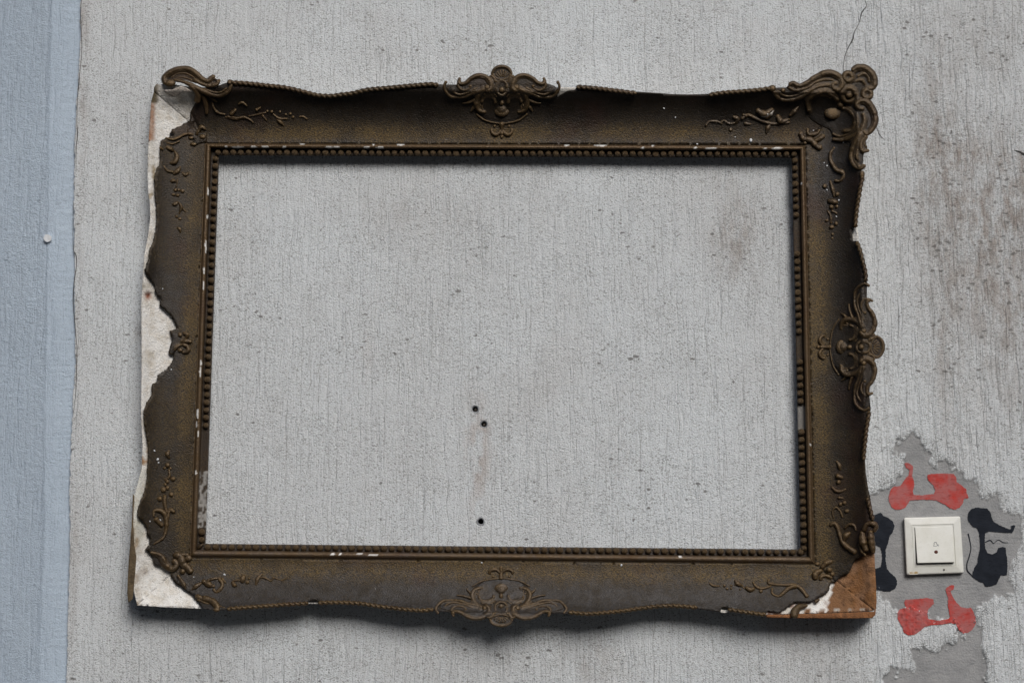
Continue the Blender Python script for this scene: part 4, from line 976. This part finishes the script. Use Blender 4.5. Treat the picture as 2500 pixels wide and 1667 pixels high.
# lower left
K = (300, 1050, 3.136); m_ = MB()
strokes(m_, K, [T([(352, 158), (340, 185), (355, 215)], 8, 16, 8), ('b', (340, 268, 20)), ('b', (318, 290, 13)), ('b', (362, 293, 13)), T([(350, 300), (356, 350), (322, 382)], 7, 9, 7), ('b', (382, 372, 22, 18)), ('b', (338, 392, 16)), ('b', (323, 415, 12)), ('b', (308, 455, 22)), ('b', (340, 442, 16)), ('b', (368, 492, 18)),
    ('b', (280, 525, 20)), T([(320, 500), (318, 560), (335, 630)], 10, 14, 10), T([(235, 660), (238, 618), (285, 615), (322, 650), (332, 740), (308, 820), (235, 872)], 8, 16, 6), T([(392, 625), (355, 612), (338, 700)], 12, 12, 8), T([(250, 680), (300, 730)], 18, 20, 12)])
orn_attrs(m_.build('foliage_sprig', M_orn, rails['left']), 0.75, 0.4)
m_ = MB(); strokes(m_, K, [('p', [(225, 935), (300, 945), (350, 1000), (380, 1060), (345, 1075), (290, 1045), (235, 1015)], False, 3, 8), T([(215, 935), (290, 960), (335, 1035), (380, 1062), (412, 1030), (395, 1000)], 10, 20, 16), ('b', (395, 1005, 24)), T([(395, 955), (440, 968), (455, 1020), (495, 1052), (520, 1085)], 18, 26, 20),
    ('b', (500, 980, 28, 24)), ('b', (456, 1080, 22)), T([(430, 950), (500, 955)], 14, 16, 10), T([(420, 1110), (460, 1170), (480, 1210)], 8, 14, 6)])
orn_attrs(m_.build('fleuron', M_orn, frame), 0.6, 0.6)
K = (440, 1300, 5.88); m_ = MB()
strokes(m_, K, [T([(165, 820), (220, 775), (300, 722)], 10, 26, 16), T([(320, 690), (400, 740), (490, 770)], 24, 36, 18), T([(380, 690), (480, 660), (590, 648)], 14, 16, 10), T([(560, 670), (600, 720), (590, 790), (520, 852), (475, 810)], 22, 24, 16), T([(600, 660), (655, 720)], 20, 18, 10),
    T([(745, 700), (775, 750), (805, 760)], 14, 26, 14), T([(770, 690), (830, 680), (880, 690)], 10, 12, 10), T([(915, 620), (895, 660), (890, 710)], 26, 34, 22), ('b', (965, 712, 30, 26)), ('b', (990, 655, 20)), T([(1180, 590), (1115, 655), (1085, 745)], 8, 22, 14), T([(1100, 665), (1180, 640), (1255, 665), (1300, 690), (1345, 640)], 8, 12, 14),
    T([(1360, 650), (1400, 665), (1460, 682), (1525, 650)], 7, 9, 9)])
orn_attrs(m_.build('foliage_sprig', M_orn, rails['bottom']), 0.75, 0.6)
m_ = MB(); strokes(m_, K, [T([(235, 905), (300, 945), (400, 962), (480, 1000), (530, 1070), (525, 1110)], 30, 42, 34), T([(270, 900), (370, 930), (480, 960), (570, 1050), (640, 1078)], 8, 14, 8), ('b', (520, 1105, 44, 30)), T([(250, 960), (340, 1000), (410, 1020)], 14, 14, 8)])
orn_attrs(m_.build('corner_ornament', M_orn, frame), 0.7, 0.4)['label'] = 'short leaf scroll left beside the broken lower left corner'
# lower right
K = (1700, 1300, 4.704); m_ = MB()
strokes(m_, K, [T([(150, 580), (195, 608), (262, 612)], 7, 12, 9), ('b', (322, 610, 17)), ('b', (352, 642, 17)), ('b', (402, 606, 17, 12)), ('b', (400, 640, 14)), T([(440, 540), (475, 585), (535, 612)], 8, 22, 10), T([(440, 600), (500, 605), (560, 640)], 6, 8, 8), ('b', (502, 650, 13)), T([(565, 625), (620, 655), (665, 640)], 14, 24, 14),
    T([(650, 565), (690, 620), (760, 640), (860, 610)], 8, 18, 8), ('b', (742, 672, 22)), T([(835, 535), (830, 575), (885, 592), (1000, 600), (1120, 600), (1200, 640), (1275, 735)], 14, 12, 20), T([(870, 640), (875, 700), (940, 730), (990, 700), (1060, 640), (1140, 610)], 10, 14, 22)])
orn_attrs(m_.build('foliage_sprig', M_orn, rails['bottom']), 0.8, 0.6)
m_ = MB(); strokes(m_, K, [('b', (1392, 358, 30, 20)), T([(1560, 330), (1490, 350), (1440, 400)], 14, 26, 20), T([(1440, 430), (1370, 470), (1368, 530)], 20, 28, 22), T([(1425, 540), (1440, 500), (1500, 495), (1555, 520)], 18, 20, 14), ('b', (1530, 425, 34, 28)), ('b', (1565, 475, 26))])
orn_attrs(m_.build('fleuron', M_orn, frame), 0.8, 0.4)
m_ = MB(); strokes(m_, K, [T([(1270, 835), (1180, 855), (1130, 910), (1125, 960)], 14, 38, 30), T([(1140, 850), (1220, 840)], 16, 14, 8), T([(1370, 790), (1410, 765)], 16, 20, 10)])
orn_attrs(m_.build('corner_ornament', M_orn, frame), 0.3, 0.3)['label'] = 'small curl left on the broken lower right corner'
K = (1850, 1050, 5.226); m_ = MB()
strokes(m_, K, [T([(1005, 395), (1040, 445), (1050, 505)], 10, 20, 12), T([(1010, 580), (1080, 605)], 26, 24, 14), ('b', (1032, 660, 30)), T([(945, 725), (1000, 772), (1060, 778), (1125, 750)], 10, 20, 10), T([(1030, 860), (1090, 865)], 14, 12, 8), ('b', (1058, 942, 26)), ('b', (1108, 925, 26)), ('b', (1140, 1030, 32, 24)),
    T([(965, 1115), (955, 1030), (1000, 985), (1050, 1030), (1085, 1110)], 8, 12, 10), T([(925, 1212), (975, 1188), (1020, 1240), (1050, 1340), (1095, 1440), (1160, 1500), (1245, 1555)], 16, 22, 28), T([(1110, 1250), (1165, 1202), (1230, 1215), (1255, 1275)], 10, 18, 12), T([(1090, 1430), (1125, 1350), (1180, 1305)], 18, 34, 12)])
orn_attrs(m_.build('foliage_sprig', M_orn, rails['right']), 0.5, 0.3)
m_ = MB(); strokes(m_, K, [T([(1355, 1280), (1395, 1200), (1465, 1190), (1510, 1230), (1485, 1290)], 20, 28, 20), T([(1335, 1290), (1345, 1400), (1385, 1530)], 22, 44, 26), T([(1440, 1290), (1450, 1420), (1475, 1560)], 24, 36, 22), T([(1290, 1450), (1330, 1540), (1380, 1600)], 10, 20, 10)])
orn_attrs(m_.build('corner_ornament', M_orn, frame), 0.8, 0.2)['label'] = 'curled leaf on the right edge just above the bare wood corner'
K = (1880, 380, 4.9); m_ = MB()
strokes(m_, K, [T([(770, -95), (725, -30), (728, 60), (790, 165), (860, 195), (885, 240), (840, 300), (775, 300)], 12, 24, 12), T([(720, 305), (750, 400), (772, 490)], 10, 16, 12), ('b', (655, 365, 28)), ('b', (805, 462, 28)), T([(700, 540), (750, 550), (800, 560)], 18, 26, 18), ('b', (738, 612, 30)), ('b', (800, 610, 20)), T([(690, 660), (725, 720), (732, 810)], 8, 14, 10),
    T([(740, 660), (800, 690)], 12, 16, 10), ('b', (740, 855, 32, 24)), ('b', (792, 812, 24)), ('b', (680, 775, 24, 18)), ('b', (750, 940, 18)), ('b', (746, 988, 14))])
orn_attrs(m_.build('foliage_sprig', M_orn, rails['right']), 0.35, 0.4)

# whitish spilled paint on one leaf of the upper right sprig, and crumbs of gesso lying on the moulding
K = (1650, 140, 4.276); m_ = MB(); m_.base = 1.2
strokes(m_, K, [T([(860, 560), (930, 600), (1005, 545)], 8, 24, 12), T([(945, 635), (985, 590), (1020, 555)], 10, 20, 8), T([(1065, 615), (1095, 660), (1150, 678)], 10, 12, 5)])
o = orn_attrs(m_.build('paint_splash', M_orn, rails['top']), 0.2, 0.9)
o.data.attributes['white'].data.foreach_set('value', np.full(len(o.data.vertices), 0.42, np.float32))
for x, y, r in [(377, 1100, 3.2), (385, 1121, 4.5), (387, 1129, 3), (366, 1272, 2.5), (391, 1270, 4), (548, 1402, 4), (473, 1408, 2), (1833, 343, 6), (1702, 352, 3), (1621, 265, 3), (1649, 287, 2.6), (2019, 464, 2.6), (2048, 489, 3), (2042, 529, 2.6),
                (2019, 405, 3), (2012, 398, 2), (2059, 348, 2.4), (1517, 1379, 4), (1205, 249, 2.2), (397, 705, 2.4), (418, 902, 2.6), (1986, 319, 2), (1795, 335, 2), (1176, 1373, 3)]:
    m_ = MB(); m_.blob(x, y, r * 0.8, r * 0.6, random.uniform(0, 3), h=r * 0.8, seg=6); m_.build('gesso_crumb', M_web, frame)

# ============================================================ BELL PUSH
KS = (2190, 1240, 8.711)
def quad(pts): return np.array(cz(KS, pts))
def rrect(q, inset, rad, k=5):
    """rounded rectangle in the unit square of quad q, inset and corner radius as fractions"""
    a, b = inset, 1 - inset; out = []
    for cx, cy, s0 in ((b - rad, a + rad, -90), (b - rad, b - rad, 0), (a + rad, b - rad, 90), (a + rad, a + rad, 180)):
        for i in range(k + 1):
            t = R(s0 + 90 * i / k); u, v = cx + rad * math.cos(t), cy + rad * math.sin(t)
            p = (q[0] * (1 - u) + q[1] * u) * (1 - v) + (q[3] * (1 - u) + q[2] * u) * v
            out.append((p[0], p[1], v))
    return out
def loft(q, rings, cap=True):
    V = []; F = []; n = None
    for inset, d0, d1, rad in rings:
        pts = rrect(q, inset, rad); n = len(pts)
        V += [P(x, y, d0 * (1 - v) + d1 * v) for x, y, v in pts]
    for i in range(len(rings) - 1):
        for j in range(n): F.append([i * n + (j + 1) % n, i * n + j, (i + 1) * n + j, (i + 1) * n + (j + 1) % n])
    if cap: F.append([(len(rings) - 1) * n + j for j in range(n)][::-1])
    return V, F
mp, pn, pb = mat('aged_white_plastic')
pv = mapc(pn, (1, 1, 1)); f = noise(pn, pv, 40, 4, 0.6); f2 = noise(pn, pv, 300, 3, 0.6)
c = mix(pn, ramp(pn, f, 0.35, 0.7), (0.78, 0.785, 0.74), (0.72, 0.72, 0.66))
c = mix(pn, ramp(pn, f2, 0.55, 0.75, 0, 0.18), c, (0.33, 0.31, 0.26))
c = mix(pn, math_(pn, 'MULTIPLY', attr(pn, 'stain'), ramp(pn, noise(pn, pv, 200, 4, 0.6), 0.3, 0.6, 0.4, 1.0)), c, (0.38, 0.23, 0.06))
pn.links.new(c, pb.inputs['Base Color']); pb.inputs['Roughness'].default_value = 0.42; bump(pn, pb, f2, 0.12, 0.0005)
bell = empty('bell_push', tuple(float(c) for c in P(2280, 1403, 0)))
setp(bell, 'square cream-white bell push with rust stained lower left corner, amid stencilled scooters', 'bell push')
qp = quad([(145, 203), (1345, 173), (1422, 1378), (203, 1420)])
B0 = -0.003
V, F = loft(qp, [(0.0, B0 - .001, B0 - .001, .03), (0.0, B0 + .0075, B0 + .0075, .03), (0.008, B0 + .0088, B0 + .0088, .03), (0.022, B0 + .0095, B0 + .0095, .025), (0.128, B0 + .0108, B0 + .0108, .015), (0.130, B0 + .0098, B0 + .0098, .015),
                 (0.137, B0 + .0098, B0 + .0098, .014), (0.139, B0 + .0106, B0 + .0106, .014), (0.176, B0 + .0106, B0 + .0106, .008), (0.178, B0 + .005, B0 + .005, .008)], cap=False)
o = mesh('cover_plate', V, F, mp, bell, smooth=False)
# finer mesh for the stain on the lower border
st = []
for v_ in V:
    rel = np.array(v_); st.append(0.0)
at = o.data.attributes.new('stain', 'FLOAT', 'POINT'); at.data.foreach_set('value', np.array(st, np.float32))
sp_poly = cz(KS, [(262, 1345), (300, 1335), (345, 1350), (395, 1332), (450, 1340), (462, 1380), (440, 1404), (360, 1408), (275, 1410), (258, 1395)])
Vs, Fs, vv = sheet(sp_poly, lambda x, y: x * 0 + B0 + 0.01015, 1.5)
o = mesh('rust_stain', Vs, Fs, mp, bell)
ds = seg_dist(vv, np.array(sp_poly)); at = o.data.attributes.new('stain', 'FLOAT', 'POINT'); at.data.foreach_set('value', np.clip(ds / 3.0, 0, 1).astype(np.float32))
qr = quad([(378, 402), (1168, 377), (1222, 1150), (432, 1168)])
V, F = loft(qr, [(0.0, B0 + .005, B0 + .005, .01), (0.0, B0 + .0103, B0 + .0155, .01), (0.006, B0 + .0108, B0 + .0162, .01), (0.015, B0 + .0110, B0 + .0165, .01)])
rock = mesh('rocker', V, F, mp, bell, smooth=False)
V, F = loft(quad([(355, 380), (1190, 355), (1245, 1200), (415, 1222)]), [(0.0, B0 + .0052, B0 + .0052, .01), (0.01, B0 + .0052, B0 + .0052, .01)])
mesh('rocker_well', V, F, M_hole, bell, smooth=False)
def on_rocker(x, y):
    p = np.array(cz(KS, [(x, y)])[0]); v_ = (y - 390) / 770.0; return p, B0 + .0110 * (1 - v_) + .0165 * v_
m_ = MB()
for pts in ([(775, 800), (790, 770), (790, 730), (830, 722), (845, 745), (850, 800), (775, 802)], [(850, 800), (875, 770), (880, 800), (855, 835), (838, 820)]):
    m_.tube([(*on_rocker(x, y)[0], 0.75) for x, y in pts], lift=0.1, sides=5, step=0.8, dfun=lambda X_, Y_: X_ * 0 + on_rocker(0, 775)[1])
m_.build('bell_symbol', M_mark, rock)
p, dd = on_rocker(830, 930); wx = P(p[0], p[1], dd)
V, F = ringmesh(wx[0], wx[2], [(0.0026, dd + 0.0002), (0.0020, dd + 0.0004), (0.0001, dd + 0.0005)], 14)
mesh('indicator_light', V, F, M_led, rock)
p = np.array(cz(KS, [(1000, 1305)])[0]); wx = P(p[0], p[1], B0 + .0104)
V, F = ringmesh(wx[0], wx[2], [(0.0013, B0 + 0.0107), (0.0001, B0 + 0.0108)], 8); mesh('release_hole', V, F, M_screw, bell)

# ============================================================ HOUSE ACROSS THE LANE (behind the viewer; it blocks the low sky)
hm = plain('grey_brown_render', (0.13, 0.12, 0.11), 0.9, 0, 0.2, 2.0)
hg, hn, hb = mat('window_glass'); hb.inputs['Base Color'].default_value = (0.03, 0.035, 0.04, 1); hb.inputs['Roughness'].default_value = 0.08
hf = plain('painted_window_frame', (0.5, 0.5, 0.48), 0.6); hr = plain('clay_roof', (0.16, 0.08, 0.05), 0.9, 0, 0.25, 4)
HY, HW, HH, HD = -11.0, 34.0, 6.0, 8.0
house = empty('opposite_house', (0, HY, 0)); setp(house, 'long two-storey grey-brown house across the lane facing the picture frame', 'house')
def box(x0, x1, y0, y1, z0, z1):
    v = [(x0, y0, z0), (x1, y0, z0), (x1, y1, z0), (x0, y1, z0), (x0, y0, z1), (x1, y0, z1), (x1, y1, z1), (x0, y1, z1)]
    return v, [(3, 2, 1, 0), (4, 5, 6, 7), (0, 1, 5, 4), (1, 2, 6, 5), (2, 3, 7, 6), (3, 0, 4, 7)]
v, f = box(-HW / 2, HW / 2, HY - HD, HY, 0, HH); mesh('house_wall', v, f, hm, house, smooth=False)
v = [(-HW / 2 - .3, HY + .45, HH - .05), (HW / 2 + .3, HY + .45, HH - .05), (HW / 2 + .3, HY - HD - .4, HH - .05), (-HW / 2 - .3, HY - HD - .4, HH - .05), (-HW / 2 - .3, HY - HD / 2, HH + 1.3), (HW / 2 + .3, HY - HD / 2, HH + 1.3)]
mesh('roof', v, [(0, 1, 5, 4), (2, 3, 4, 5), (1, 2, 5), (3, 0, 4), (3, 2, 1, 0)], hr, house, smooth=False)
for fl in (0.95, 3.55):
    for i in range(9):
        x = -14.4 + 3.6 * i
        v, f = box(x - .6, x + .6, HY + .001, HY + .07, fl, fl + 1.4); w_ = mesh('window', v, f, hf, house, smooth=False)
        v, f = box(x - .5, x + .5, HY + .02, HY + .074, fl + .1, fl + 1.3); mesh('pane', v, f, hg, w_, smooth=False)

print('verts', sum(len(o.data.vertices) for o in bpy.data.objects if o.type == 'MESH'))
